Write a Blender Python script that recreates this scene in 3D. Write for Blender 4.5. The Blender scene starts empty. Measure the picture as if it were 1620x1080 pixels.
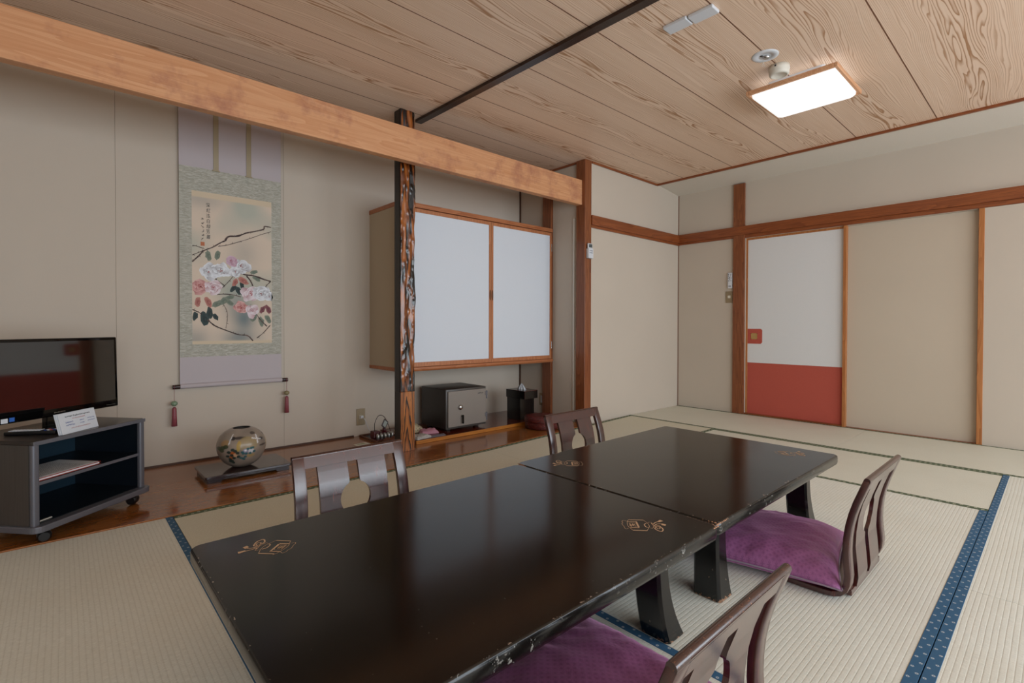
import bpy, bmesh, math, random
from mathutils import Vector, Matrix, noise
S = bpy.context.scene
C = S.collection
R = math.radians
PI = math.pi

# ------------------------------------------------------------------ camera, world, light, exposure
cam_d = bpy.data.cameras.new('camera'); cam = bpy.data.objects.new('camera', cam_d); C.objects.link(cam)
yaw, pit, roll = R(47.8596), R(.6896), R(.116)
f0 = Vector((math.cos(yaw), math.sin(yaw), 0)); r0 = Vector((math.sin(yaw), -math.cos(yaw), 0)); u0 = Vector((0, 0, 1))
f2 = f0*math.cos(pit)-u0*math.sin(pit); u2 = f0*math.sin(pit)+u0*math.cos(pit)
r3 = r0*math.cos(roll)+u2*math.sin(roll); u3 = -r0*math.sin(roll)+u2*math.cos(roll)
M = Matrix((r3, u3, -f2)).transposed().to_4x4(); M.translation = (0, 0, .88)
cam.matrix_world = M
cam_d.sensor_fit = 'HORIZONTAL'; cam_d.sensor_width = 36; cam_d.lens = 789.07/1620*36
cam_d.shift_y = -15.226/1620; cam_d.clip_start = .02
S.camera = cam
S.view_settings.view_transform = 'Standard'; S.view_settings.look = 'None'
S.view_settings.exposure = 0.0; S.view_settings.gamma = 1; S.view_settings.use_curve_mapping = False
S.cycles.use_denoising = True
S.cycles.max_bounces = 10; S.cycles.diffuse_bounces = 6; S.cycles.glossy_bounces = 4; S.cycles.transparent_max_bounces = 12
S.cycles.caustics_reflective = False; S.cycles.caustics_refractive = False

w = bpy.data.worlds.new('sky'); S.world = w; w.use_nodes = True
bg = w.node_tree.nodes['Background']; bg.inputs[0].default_value = (.75, .85, 1, 1); bg.inputs[1].default_value = .6

def area(name, loc, sx, sy, power, col, rot):
    d = bpy.data.lights.new(name, 'AREA'); d.shape = 'RECTANGLE'; d.size = sx; d.size_y = sy
    d.energy = power; d.color = col
    o = bpy.data.objects.new(name, d); C.objects.link(o); o.location = loc; o.rotation_euler = rot
    return o
# daylight entering by the wide window of the veranda side, behind the camera
WX0, WX1, WZ0, WZ1, WY = -1.2, 4.9, .02, 2.1, -2.55
area('window_daylight', ((WX0+WX1)/2, WY-.2, (WZ0+WZ1)/2+.05), WX1-WX0, WZ1-WZ0, 246, (.84, .93, 1), (R(90), 0, 0))

# ------------------------------------------------------------------ helpers
def lin(h):
    h = h.lstrip('#'); out = []
    for i in (0, 2, 4):
        c = int(h[i:i+2], 16)/255
        out.append(c/12.92 if c <= .04045 else ((c+.055)/1.055)**2.4)
    return (*out, 1)

def obj(name, bm, mat, parent=None, smooth=False, loc=None, rotz=None, mats=None):
    me = bpy.data.meshes.new(name)
    bmesh.ops.recalc_face_normals(bm, faces=bm.faces)
    bm.to_mesh(me); bm.free()
    for m in (mats or [mat]): me.materials.append(m)
    if smooth:
        for p in me.polygons: p.use_smooth = True
        try: me.set_sharp_from_angle(angle=R(40))
        except Exception: pass
    o = bpy.data.objects.new(name, me); C.objects.link(o)
    if parent: o.parent = parent
    if loc: o.location = loc
    if rotz is not None: o.rotation_euler = (0, 0, rotz)
    return o
def tag(o, label=None, cat=None, group=None, kind=None):
    if label: o['label'] = label
    if cat: o['category'] = cat
    if group: o['group'] = group
    if kind: o['kind'] = kind
    return o
def thing(name, label, cat, loc=(0, 0, 0), rotz=0, group=None):
    o = bpy.data.objects.new(name, None); C.objects.link(o); o.empty_display_size = .05
    o.location = loc; o.rotation_euler = (0, 0, rotz)
    return tag(o, label, cat, group)
def struct(name, bm, m, parent=None, **k):
    o = obj(name, bm, m, parent, **k)
    if not parent: o['kind'] = 'structure'
    return o
def B(): return bmesh.new()
def box(bm, x0, y0, z0, x1, y1, z1, bev=0, seg=2, mi=0, mat=None):
    t = bmesh.new()
    v = [t.verts.new(((x0, x1)[i], (y0, y1)[j], (z0, z1)[k])) for i in (0, 1) for j in (0, 1) for k in (0, 1)]
    for q in ((0, 1, 3, 2), (4, 6, 7, 5), (0, 4, 5, 1), (2, 3, 7, 6), (0, 2, 6, 4), (1, 5, 7, 3)):
        t.faces.new([v[i] for i in q])
    if bev: bmesh.ops.bevel(t, geom=t.edges[:], offset=bev, segments=seg, profile=.5, affect='EDGES')
    if mat is not None: t.transform(mat)
    for f in t.faces: f.material_index = mi
    merge(bm, t)
    return bm
def merge(bm, t):
    m = {}
    for v in t.verts: m[v] = bm.verts.new(v.co)
    for f in t.faces:
        try:
            g = bm.faces.new([m[v] for v in f.verts]); g.material_index = f.material_index; g.smooth = f.smooth
        except ValueError: pass
    t.free()
def prism(bm, poly, axis, a, b, bev=0, mi=0):
    """extrude a 2-D outline between a and b on an axis (poly in the two other axes, in order)"""
    t = bmesh.new()
    def P3(p, h):
        return {'X': (h, p[0], p[1]), 'Y': (p[0], h, p[1]), 'Z': (p[0], p[1], h)}[axis]
    lo = [t.verts.new(P3(p, a)) for p in poly]; hi = [t.verts.new(P3(p, b)) for p in poly]
    n = len(poly)
    t.faces.new(lo); t.faces.new(hi[::-1])
    for i in range(n): t.faces.new((lo[i], lo[(i+1) % n], hi[(i+1) % n], hi[i]))
    bmesh.ops.recalc_face_normals(t, faces=t.faces)
    if bev:
        es = [e for e in t.edges if len(e.link_faces) == 2 and e.calc_face_angle(0) > .6]
        bmesh.ops.bevel(t, geom=es, offset=bev, segments=2, profile=.5, affect='EDGES')
    for f in t.faces: f.material_index = mi
    merge(bm, t)
    return bm
def tube(bm, pts, r, seg=8, mi=0, caps=True):
    pts = [Vector(p) for p in pts]; rings = []
    up = None
    for i, p in enumerate(pts):
        d = (pts[min(i+1, len(pts)-1)]-pts[max(i-1, 0)])
        if d.length < 1e-9: d = Vector((0, 0, 1))
        d.normalize()
        if up is None: up = Vector((0, 0, 1)) if abs(d.z) < .9 else Vector((1, 0, 0))
        s = d.cross(up).normalized(); up = s.cross(d).normalized()
        rr = r[i] if isinstance(r, (list, tuple)) else r
        rings.append([bm.verts.new(p+s*rr*math.cos(2*PI*k/seg)+up*rr*math.sin(2*PI*k/seg)) for k in range(seg)])
    for a, b in zip(rings, rings[1:]):
        for k in range(seg):
            f = bm.faces.new((a[k], a[(k+1) % seg], b[(k+1) % seg], b[k])); f.material_index = mi
    if caps:
        for q in (rings[0][::-1], rings[-1]):
            f = bm.faces.new(q); f.material_index = mi
    return bm
def lathe(bm, prof, seg=32, c=(0, 0, 0), axis='Z', mi=0):
    rings = []
    for r, h in prof:
        if r < 1e-6:
            q = [(0, 0, h)]
        else:
            q = [(r*math.cos(2*PI*k/seg), r*math.sin(2*PI*k/seg), h) for k in range(seg)]
        out = []
        for x, y, z in q:
            p = {'Z': (x, y, z), 'Y': (x, z, y), 'X': (z, x, y)}[axis]
            out.append(bm.verts.new((p[0]+c[0], p[1]+c[1], p[2]+c[2])))
        rings.append(out)
    for a, b in zip(rings, rings[1:]):
        for k in range(seg):
            k2 = (k+1) % seg
            if len(a) == 1 and len(b) == 1: continue
            if len(a) == 1: f = bm.faces.new((a[0], b[k], b[k2]))
            elif len(b) == 1: f = bm.faces.new((a[k], a[k2], b[0]))
            else: f = bm.faces.new((a[k], a[k2], b[k2], b[k]))
            f.material_index = mi; f.smooth = True
    for rg in (rings[0], rings[-1]):
        if len(rg) > 1:
            f = bm.faces.new(rg); f.material_index = mi
    return bm
def stroke(bm, pts, wd, fn, mi=0):
    """flat ribbon along 2-D points; fn maps (u,v)->3-D"""
    n = len(pts); L = []; Rr = []
    for i, p in enumerate(pts):
        a = Vector(pts[max(i-1, 0)]); b = Vector(pts[min(i+1, n-1)]); d = (b-a)
        if d.length < 1e-9: d = Vector((1, 0))
        d.normalize(); nn = Vector((-d.y, d.x))
        ww = wd[i] if isinstance(wd, (list, tuple)) else wd
        L.append(bm.verts.new(fn(Vector(p)+nn*ww/2))); Rr.append(bm.verts.new(fn(Vector(p)-nn*ww/2)))
    for i in range(n-1):
        f = bm.faces.new((L[i], L[i+1], Rr[i+1], Rr[i])); f.material_index = mi
def smooth_path(pts, n=6):
    out = []; P = [Vector(p) for p in pts]
    for i in range(len(P)-1):
        p0 = P[max(i-1, 0)]; p1 = P[i]; p2 = P[i+1]; p3 = P[min(i+2, len(P)-1)]
        for k in range(n):
            t = k/n
            out.append(.5*((2*p1)+(-p0+p2)*t+(2*p0-5*p1+4*p2-p3)*t*t+(-p0+3*p1-3*p2+p3)*t**3))
    out.append(P[-1]); return out

# ------------------------------------------------------------------ materials
class N:
    def __init__(s, name):
        s.m = bpy.data.materials.new(name); s.m.use_nodes = True; s.t = s.m.node_tree
        s.b = s.t.nodes['Principled BSDF']; s._o = None
    def n(s, typ, **k):
        x = s.t.nodes.new(typ)
        for a, b in k.items(): setattr(x, a, b)
        return x
    def link(s, a, b): s.t.links.new(a, b)
    def val(s, x, inp):
        if hasattr(x, 'links'): s.link(x, inp)
        else: inp.default_value = x
    def obj(s, scale=(1, 1, 1), rot=(0, 0, 0), loc=(0, 0, 0)):
        tc = s.n('ShaderNodeTexCoord'); mp = s.n('ShaderNodeMapping')
        s.link(tc.outputs['Object'], mp.inputs[0])
        mp.inputs['Location'].default_value = loc; mp.inputs['Rotation'].default_value = rot; mp.inputs['Scale'].default_value = scale
        return mp.outputs[0]
    def xyz(s, v):
        x = s.n('ShaderNodeSeparateXYZ'); s.link(v, x.inputs[0]); return x.outputs
    def comb(s, x, y, z):
        c = s.n('ShaderNodeCombineXYZ')
        for i, q in enumerate((x, y, z)): s.val(q, c.inputs[i])
        return c.outputs[0]
    def math(s, op, a, b=0, c=None):
        m = s.n('ShaderNodeMath', operation=op); s.val(a, m.inputs[0]); s.val(b, m.inputs[1])
        if c is not None: s.val(c, m.inputs[2])
        return m.outputs[0]
    def noise(s, v, scale=5, detail=3, rough=.5, dist=0):
        x = s.n('ShaderNodeTexNoise'); s.link(v, x.inputs['Vector']); x.inputs['Scale'].default_value = scale
        x.inputs['Detail'].default_value = detail; x.inputs['Roughness'].default_value = rough; x.inputs['Distortion'].default_value = dist
        return x.outputs[0]
    def ramp(s, f, stops, interp='LINEAR'):
        r = s.n('ShaderNodeValToRGB'); s.link(f, r.inputs[0]); e = r.color_ramp.elements; r.color_ramp.interpolation = interp
        while len(e) < len(stops): e.new(.5)
        for i, (p, c) in enumerate(stops):
            e[i].position = p; e[i].color = c if isinstance(c, tuple) else (lin(c) if isinstance(c, str) else (c, c, c, 1))
        return r.outputs[0]
    def mix(s, f, a, b, mode='MIX'):
        m = s.n('ShaderNodeMix', data_type='RGBA', blend_type=mode); s.val(f, m.inputs[0])
        for q, i in ((a, 6), (b, 7)):
            if isinstance(q, str): q = lin(q)
            s.val(q, m.inputs[i])
        return m.outputs[2]
    def bump(s, h, strength=.3, dist=.001, prev=None):
        b = s.n('ShaderNodeBump'); s.link(h, b.inputs['Height']); b.inputs['Strength'].default_value = strength; b.inputs['Distance'].default_value = dist
        if prev is not None: s.link(prev, b.inputs['Normal'])
        return b.outputs[0]
    def done(s, col=None, rough=.5, nrm=None, metal=0, spec=None, coat=None, **k):
        if col is not None:
            if isinstance(col, str): col = lin(col)
            s.val(col, s.b.inputs['Base Color'])
        s.val(rough, s.b.inputs['Roughness']); s.b.inputs['Metallic'].default_value = metal
        if spec is not None: s.b.inputs['Specular IOR Level'].default_value = spec
        if coat is not None: s.b.inputs['Coat Weight'].default_value = coat; s.b.inputs['Coat Roughness'].default_value = k.get('cr', .1)
        if nrm is not None: s.link(nrm, s.b.inputs['Normal'])
        return s.m
def plain(name, col, rough=.5, metal=0, spec=None, coat=None, bump=0, bs=200):
    m = N(name)
    v = m.obj(); nz = m.noise(v, bs, 2)
    c = lin(col); c2 = tuple(x*.88 for x in c[:3])+(1,)
    return m.done(m.mix(nz, c2, c), rough, m.bump(nz, bump, .0005) if bump else None, metal, spec, coat)
def wood(name, dark, light, axis='X', sc=1.0, rough=.4, bump=.15, ring=12, coat=None, contrast=1.0, stains=None, spec=None):
    m = N(name)
    k = {'X': (.6, 9, 9), 'Y': (9, .6, 9), 'Z': (9, 9, .6)}[axis]
    v = m.obj(tuple(a*sc for a in k))
    n1 = m.noise(v, 1.2, 3, .5, .6)
    rings = m.math('FRACT', m.math('MULTIPLY', n1, ring))
    k2 = {'X': (4, 160, 160), 'Y': (160, 4, 160), 'Z': (160, 160, 4)}[axis]
    fib = m.noise(m.obj(tuple(a*sc for a in k2)), 1, 3, .6)
    f = m.math('ADD', m.math('MULTIPLY', rings, .45*contrast), m.math('MULTIPLY', fib, .75))
    col = m.ramp(f, [(.15, light), (.95, dark)])
    if stains:
        st = m.noise(m.obj((1, 1, 1)), 6, 4, .65)
        col = m.mix(m.ramp(st, [(.5, 0.0), (.72, .75)]), col, stains)
    return m.done(col, rough, m.bump(f, bump, .0006), coat=coat, spec=spec)

MT = {}
# papered walls: woven linen texture
def wallpaper(name, a, b):
    m = N(name)
    h1 = m.noise(m.obj((30, 30, 900)), 1, 2, .6); h2 = m.noise(m.obj((900, 900, 30)), 1, 2, .6)
    big = m.noise(m.obj(), 1.3, 3)
    h = m.math('ADD', h1, h2)
    col = m.mix(m.ramp(h, [(.35, 0.0), (.65, 1.0)]), a, b)
    col = m.mix(m.math('MULTIPLY', big, .22), col, '#93897c')
    return m.done(col, .85, m.bump(h, .25, .0006), spec=.2)
MT['wall'] = wallpaper('linen_wallpaper', '#b6aa9b', '#c7bcae')
MT['fusuma_beige'] = wallpaper('beige_fusuma_paper', '#b7a996', '#c6b9a7')
MT['wall_white'] = plain('soffit_plaster', '#d9d2c6', .85)
MT['cab_white'] = plain('white_door_paper', '#d8dfe8', .7, bump=.1, bs=400)
MT['door_white'] = plain('white_fusuma_paper', '#dfe1e2', .75, bump=.1, bs=400)
m = N('red_fusuma_paper'); nz = m.noise(m.obj(), 350, 3, .7)
MT['door_red'] = m.done(m.mix(nz, '#a8493d', '#bd6152'), .8, m.bump(nz, .3, .0006), spec=.2)

# cedar ceiling boards with cathedral grain
m = N('cedar_ceiling_boards')
x, y, z = m.xyz(m.obj())
BW = .488
by = m.math('DIVIDE', m.math('SUBTRACT', y, .619), BW)
idx = m.math('FLOOR', by); v = m.math('SUBTRACT', m.math('SUBTRACT', by, idx), .5)
wn = m.n('ShaderNodeTexWhiteNoise', noise_dimensions='1D'); m.link(idx, wn.inputs['W'])
rnd = wn.outputs['Value']
wob = m.noise(m.comb(m.math('MULTIPLY', x, .8), m.math('MULTIPLY', rnd, 37), 0), 1, 2)
vv = m.math('ADD', v, m.math('MULTIPLY', m.math('SUBTRACT', wob, .5), .38))
crd = m.comb(m.math('ADD', m.math('MULTIPLY', x, 1.0), m.math('MULTIPLY', rnd, 91)), m.math('MULTIPLY', vv, 6.5), rnd)
n1 = m.noise(crd, 1.0, 2.2, .42, .2)
fine = m.noise(m.comb(m.math('MULTIPLY', x, 9), m.math('MULTIPLY', vv, 22), rnd), 1, 2)
a2 = m.math('SQRT', m.math('ADD', m.math('MULTIPLY', vv, vv), .004))
h = m.math('ADD', m.math('MULTIPLY', m.math('POWER', a2, 1.25), 62), m.math('ADD', m.math('MULTIPLY', n1, 9.5), m.math('MULTIPLY', fine, .22)))
fr = m.math('FRACT', h)
line = m.ramp(fr, [(0, 0.0), (.55, .03), (.88, 1.0), (.95, .9), (1, 0.0)])
wcen = m.ramp(m.math('ABSOLUTE', vv), [(.0, 1.0), (.15, .85), (.25, .55), (.5, .46)])
amt = m.math('MULTIPLY', line, wcen)
base = m.mix(m.noise(m.comb(m.math('MULTIPLY', x, 2), m.math('MULTIPLY', y, 60), 0), 1, 2), '#dcbea4', '#efd8c4')
base = m.mix(m.math('MULTIPLY', rnd, .35), base, '#dcc0a6')
col = m.mix(m.math('MULTIPLY', amt, .88), base, '#9a6736')
seam = m.math('GREATER_THAN', m.math('ABSOLUTE', v), .4935)
col = m.mix(seam, col, '#6e4630')
MT['ceiling'] = m.done(col, .42, m.bump(m.math('SUBTRACT', 1, seam), .6, .003), spec=.35)

MT['post'] = wood('red_stained_post', '#68351b', '#965a34', 'Z', rough=.38, coat=.2)
MT['railX'] = wood('red_stained_rail_x', '#6e3517', '#99552b', 'X', rough=.38, coat=.2)
MT['railY'] = wood('red_stained_rail_y', '#6e3517', '#99552b', 'Y', rough=.38, coat=.2)
MT['stileZ'] = wood('honey_stile', '#9a5c2e', '#bd7f4b', 'Z', rough=.42)
MT['cabX'] = wood('cabinet_wood_x', '#93512b', '#b97a50', 'X', rough=.4)
MT['cabZ'] = wood('cabinet_wood_z', '#9c5d36', '#c08158', 'Z', rough=.4)
MT['cabY'] = wood('cabinet_wood_y', '#7c4a22', '#9c6636', 'Y', rough=.4)
MT['beam'] = wood('orange_pine_beam', '#bd8156', '#d8a57c', 'X', sc=.8, rough=.48, ring=9, contrast=.7, stains='#9a6250', spec=.3)
MT['dark_strip'] = wood('dark_lacquer_strip', '#1a0c07', '#33190f', 'Y', rough=.25)
MT['thin_red'] = plain('red_trim_paint', '#6d4026', .5)
MT['thin_dark'] = plain('dark_trim', '#4a2c18', .5)

# polished alcove board
m = N('polished_alcove_board')
v = m.obj((.9, 6, 6)); n1 = m.noise(v, 2.0, 4, .6, 1.2)
ringf = m.math('FRACT', m.math('MULTIPLY', n1, 7))
fib = m.noise(m.obj((6, 130, 130)), 1, 3)
pat = m.noise(m.obj((1, 1.6, 1)), 4.5, 5, .65)
col = m.ramp(m.math('ADD', m.math('MULTIPLY', ringf, .35), m.math('MULTIPLY', fib, .7)), [(.1, '#a56530'), (.9, '#6a3a17')])
col = m.mix(m.ramp(pat, [(.42, 0.0), (.62, .6)]), col, '#a06a38')
MT['toko'] = m.done(col, m.ramp(pat, [(.35, .09), (.7, .26)]), m.bump(pat, .06, .004), coat=.4)
MT['shelf_red'] = wood('red_gloss_shelf', '#4e1a0b', '#742c14', 'X', rough=.18, coat=.5)
MT['shelf_edge'] = wood('orange_shelf_edge', '#a2611f', '#c88433', 'X', rough=.4)

# carved pillar
m = N('gnarled_burnt_pillar')
v = m.obj((20, 20, 3.6)); n1 = m.noise(v, 1, 2.2, .5, .8)
g = m.noise(m.obj((60, 60, 9)), 1, 3)
col = m.ramp(m.math('ADD', m.math('MULTIPLY', n1, .8), m.math('MULTIPLY', g, .2)), [(.46, '#0c0806'), (.52, '#6e3814'), (.63, '#a8622a'), (.8, '#96521f')])
MT['gnarl'] = m.done(col, .24, m.bump(n1, .45, .006), coat=.35)
m = N('burnt_pillar_foot')
x, y, z = m.xyz(m.obj())
cx_ = x
hh = m.math('ADD', m.math('MULTIPLY', m.math('MULTIPLY', cx_, cx_), 420), m.math('ADD', m.math('MULTIPLY', z, 2.2), m.math('MULTIPLY', m.noise(m.obj((30, 30, 4)), 1, 3), 1.2)))
fr = m.math('FRACT', m.math('MULTIPLY', hh, 2.0))
MT['gnarl_foot'] = m.done(m.ramp(fr, [(0, '#b06c30'), (.5, '#96551f'), (.8, '#1c0e07'), (.92, '#150a05'), (1, '#b06c30')]), .3, coat=.3)
MT['gnarl_dark'] = plain('dark_pillar_side', '#19100b', .4)  # near-black colour given only to the left face of shaft and foot

# tatami
def tatami(name, a, b, per, depth, long_axis):
    m = N(name)
    x, y, z = m.xyz(m.obj())
    ac, al = (y, x) if long_axis == 'X' else (x, y)
    wob = m.math('MULTIPLY', m.math('SUBTRACT', m.noise(m.obj((2, 2, 2)), 1, 2), .5), .006)
    ac2 = m.math('ADD', ac, wob)
    t = m.math('FRACT', m.math('DIVIDE', ac2, per))
    ribc = m.math('ABSOLUTE', m.math('SUBTRACT', t, .5))     # .5 at groove
    rib = m.ramp(ribc, [(0, 1.0), (.3, .92), (.44, .55), (.5, 0.0)])
    rush = m.noise(m.comb(m.math('MULTIPLY', ac, 8), m.math('MULTIPLY', al, 650), 0), 1, 2, .6)
    rush2 = m.noise(m.comb(m.math('MULTIPLY', ac, 60), m.math('MULTIPLY', al, 420), 3), 1, 2, .7)
    big = m.noise(m.obj(), 2.4, 4, .6)
    col = m.mix(m.ramp(rush2, [(.3, 0.0), (.7, 1.0)]), a, b)
    col = m.mix(m.math('MULTIPLY', m.ramp(big, [(.4, 0.0), (.75, 1.0)]), .28), col, '#cdc8b6')
    col = m.mix(m.math('MULTIPLY', m.math('SUBTRACT', 1, rib), depth*.55), col, '#8f8770')
    bn = m.bump(rib, .55*depth+.1, .0016)
    bn = m.bump(rush, .35, .0007, bn)
    return m.done(col, .55, bn, spec=.35)
MT['mat_oldX'] = tatami('worn_tatami_x', '#d2d4ca', '#ecefe6', .0136, .36, 'X')
MT['mat_oldY'] = tatami('worn_tatami_y', '#d2d4ca', '#ecefe6', .0136, .36, 'Y')
MT['mat_newX'] = tatami('fine_tatami_x', '#cccab4', '#dedccb', .0085, .35, 'X')
MT['mat_newY'] = tatami('fine_tatami_y', '#d2d3c4', '#e5e6da', .0085, .35, 'Y')
def border(name, base, fig, per, axis, rows, size, off=0.0):
    """cloth edging strip, object coords: u along strip, v across measured from strip centre (object origin on centre line)"""
    m = N(name)
    x, y, z = m.xyz(m.obj())
    u, v = (x, y) if axis == 'X' else (y, x)
    row = m.math('GREATER_THAN', v, 0)
    uu = m.math('ADD', m.math('DIVIDE', u, per), m.math('MULTIPLY', row, .5))
    fu = m.math('MULTIPLY', m.math('SUBTRACT', m.math('FRACT', uu), .5), per)
    fv = m.math('SUBTRACT', m.math('ABSOLUTE', v), rows)
    d = m.math('ADD', m.math('MULTIPLY', m.math('ABSOLUTE', fu), 1.0), m.math('ABSOLUTE', fv))
    pet = m.math('MULTIPLY', m.math('GREATER_THAN', d, size*.22), m.math('LESS_THAN', d, size))
    cross = m.math('MINIMUM', m.math('ABSOLUTE', fu), m.math('ABSOLUTE', fv))
    pet = m.math('MULTIPLY', pet, m.math('GREATER_THAN', cross, size*.1))
    wv = m.noise(m.obj((900, 900, 900)), 1, 1)
    c1 = m.mix(m.math('MULTIPLY', wv, .35), base, '#1a2c38')
    return m.done(m.mix(m.math('MULTIPLY', pet, .85), c1, fig), .7, m.bump(wv, .3, .0005), spec=.25)
for ax in 'XY':
    MT['blue'+ax] = border('blue_border_'+ax.lower(), '#3d688c', '#d0d8da', .0565, ax, .0068, .0052)
    MT['green'+ax] = border('green_border_'+ax.lower(), '#5f6d52', '#d6d7c0', .052, ax, .0060, .0085)
MT['subfloor'] = plain('underfloor', '#6b5a42', .9)

# lacquered tabletop
m = N('black_lacquer_top')
x, y, z = m.xyz(m.obj())
dx = m.math('SUBTRACT', .558, m.math('ABSOLUTE', x)); dy = m.math('SUBTRACT', .408, m.math('ABSOLUTE', y))
dd = m.math('MINIMUM', dx, dy)
n1 = m.noise(m.obj((1, 1, 1)), 70, 4, .7)
chip = m.math('MULTIPLY', m.math('LESS_THAN', dd, m.math('MULTIPLY', n1, .012)), m.math('GREATER_THAN', n1, .62))
fleck = m.math('GREATER_THAN', m.noise(m.obj(), 160, 1, .5), .80)
peel = m.noise(m.obj(), 420, 2)
base = m.mix(m.noise(m.obj((1, 8, 1)), 3, 3), '#090807', '#0f0d0a')
base = m.mix(m.math('MULTIPLY', fleck, .5), base, '#6d6a60')
MT['lacquer'] = m.done(m.mix(chip, base, '#8e8174'), m.math('ADD', .11, m.math('MULTIPLY', m.noise(m.obj(), 5, 3), .07)), m.bump(peel, .05, .0006), spec=.34)
m = N('black_lacquer_edge')
n1 = m.noise(m.obj((1, 1, 1)), 55, 4, .75); n2 = m.noise(m.obj((1, 1, 1)), 9, 3)
chip = m.math('MULTIPLY', m.ramp(n1, [(.60, 0.0), (.64, 1.0)]), m.ramp(n2, [(.42, 0.0), (.6, 1.0)]))
MT['lacquer_edge'] = m.done(m.mix(chip, '#100e0c', '#8f8d88'), .17, m.bump(n1, .2, .001), spec=.5)
m = N('black_lacquer_leg')
x, y, z = m.xyz(m.obj())
n1 = m.noise(m.obj((1, 1, 1)), 40, 4, .75)
foot = m.math('LESS_THAN', z, m.math('MULTIPLY', m.math('SUBTRACT', n1, .47), .08))
fl = m.math('GREATER_THAN', m.noise(m.obj(), 75, 1), .77)
c1 = m.mix(fl, '#0f0d0c', '#6f5e50')
MT['lacquer_leg'] = m.done(m.mix(foot, c1, '#84614a'), .15, spec=.5)
MT['chip_wood'] = plain('bared_wood_chips', '#a4795a', .7, bump=.5, bs=300)
MT['gold_print'] = plain('copper_print', '#c6a483', .6)

# chairs
m = N('dark_red_lacquer_wood')
f = m.noise(m.obj((60, 60, 5)), 1, 3, .6); g = m.noise(m.obj(), 14, 4, .7)
col = m.ramp(f, [(.25, '#240c0b'), (.6, '#421715'), (.85, '#5e261c')])
col = m.mix(m.ramp(g, [(.55, 0.0), (.75, .5)]), col, '#5c2a1a')
MT['chair'] = m.done(col, .24, m.bump(f, .10, .0005), spec=.6, coat=.85, cr=.24)
m = N('worn_rail_lacquer')
g = m.noise(m.obj(), 190, 3, .75); g2 = m.noise(m.obj((9, 9, 9)), 1, 2)
col = m.mix(m.math('MULTIPLY', m.ramp(g, [(.60, 0.0), (.70, 1.0)]), m.ramp(g2, [(.35, .2), (.6, 1.0)])), '#30110d', '#96603f')
MT['chair_rail'] = m.done(col, .25, spec=.6, coat=.5, cr=.15)

# cushion
m = N('purple_patterned_velvet')
x, y, z = m.xyz(m.obj())
s_ = .0215
a = m.math('ADD', x, y); b = m.math('SUBTRACT', x, y)
def star(m, px, py):
    fx = m.math('SUBTRACT', m.math('FRACT', m.math('DIVIDE', px, s_)), .5); fy = m.math('SUBTRACT', m.math('FRACT', m.math('DIVIDE', py, s_)), .5)
    ax_ = m.math('ABSOLUTE', fx); ay_ = m.math('ABSOLUTE', fy)
    diag = m.math('ABSOLUTE', m.math('SUBTRACT', ax_, ay_))
    arm = m.math('MINIMUM', m.math('MINIMUM', ax_, ay_), diag)
    r_ = m.math('MAXIMUM', ax_, ay_)
    return m.math('MULTIPLY', m.math('LESS_THAN', arm, .045), m.math('LESS_THAN', r_, .34))
st = star(m, a, b)
nz = m.noise(m.obj(), 500, 2); cr = m.noise(m.obj((1, 1, 1)), 11, 4, .6, .5)
col = m.mix(nz, '#7a4370', '#9c648d')
col = m.mix(m.math('MULTIPLY', st, .34), col, '#44183f')
MT['cushion'] = m.done(col, .5, m.bump(cr, .35, .012, m.bump(nz, .2, .0006)), spec=.3)
m.b.inputs['Sheen Weight'].default_value = .7; m.b.inputs['Sheen Roughness'].default_value = .35; m.b.inputs['Sheen Tint'].default_value = lin('#d9a0c8')
MT['piping'] = plain('grey_piping', '#8d7b8c', .5)

MT['black_plastic'] = plain('black_plastic', '#101012', .3)
MT['black_gloss'] = plain('gloss_black_bezel', '#070708', .08)
m = N('tv_screen_glass'); MT['screen'] = m.done('#050506', .05, spec=1.0, coat=1.0, cr=.04)
MT['stand_grey'] = wood('dark_grey_stand_panel', '#3c3835', '#4d4844', 'Z', rough=.4, contrast=.4)
MT['stand_top'] = wood('dark_grey_stand_top', '#25211f', '#383330', 'X', rough=.3, contrast=.5)
MT['stand_rim'] = plain('silver_grey_rim', '#6d6e76', .35, metal=.35)
MT['stand_in'] = plain('stand_dark_inside', '#101820', .4)
MT['stand_in_blue'] = plain('stand_blue_inside', '#1d3442', .4)
MT['white_plastic'] = plain('white_plastic', '#d4d8de', .4)
MT['white_paper'] = plain('white_paper', '#dcdcdc', .8)
MT['ink'] = plain('dark_ink', '#20232c', .8)
MT['ink_blue'] = plain('blue_ink', '#2f4f9c', .8)
MT['ink_red'] = plain('red_ink', '#b06060', .8)
MT['red_cover'] = plain('red_cover', '#a5301f', .5)
MT['chrome'] = plain('chrome', '#c9ccd0', .15, metal=1)
MT['plate'] = plain('bronze_switch_plate', '#97866a', .4, metal=.2)
MT['plate_in'] = plain('cream_switch', '#d9d3c4', .5)
MT['cream'] = plain('cream_plastic', '#dcd8cc', .5)
MT['lamp_wood'] = wood('lamp_wood_frame', '#c08a63', '#dcae88', 'X', rough=.5)
m = N('lamp_diffuser'); m.b.inputs['Emission Color'].default_value = (1, 1, .985, 1); m.b.inputs['Emission Strength'].default_value = .9
MT['lamp_glow'] = m.done('#9a9a9a', .6)

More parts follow.
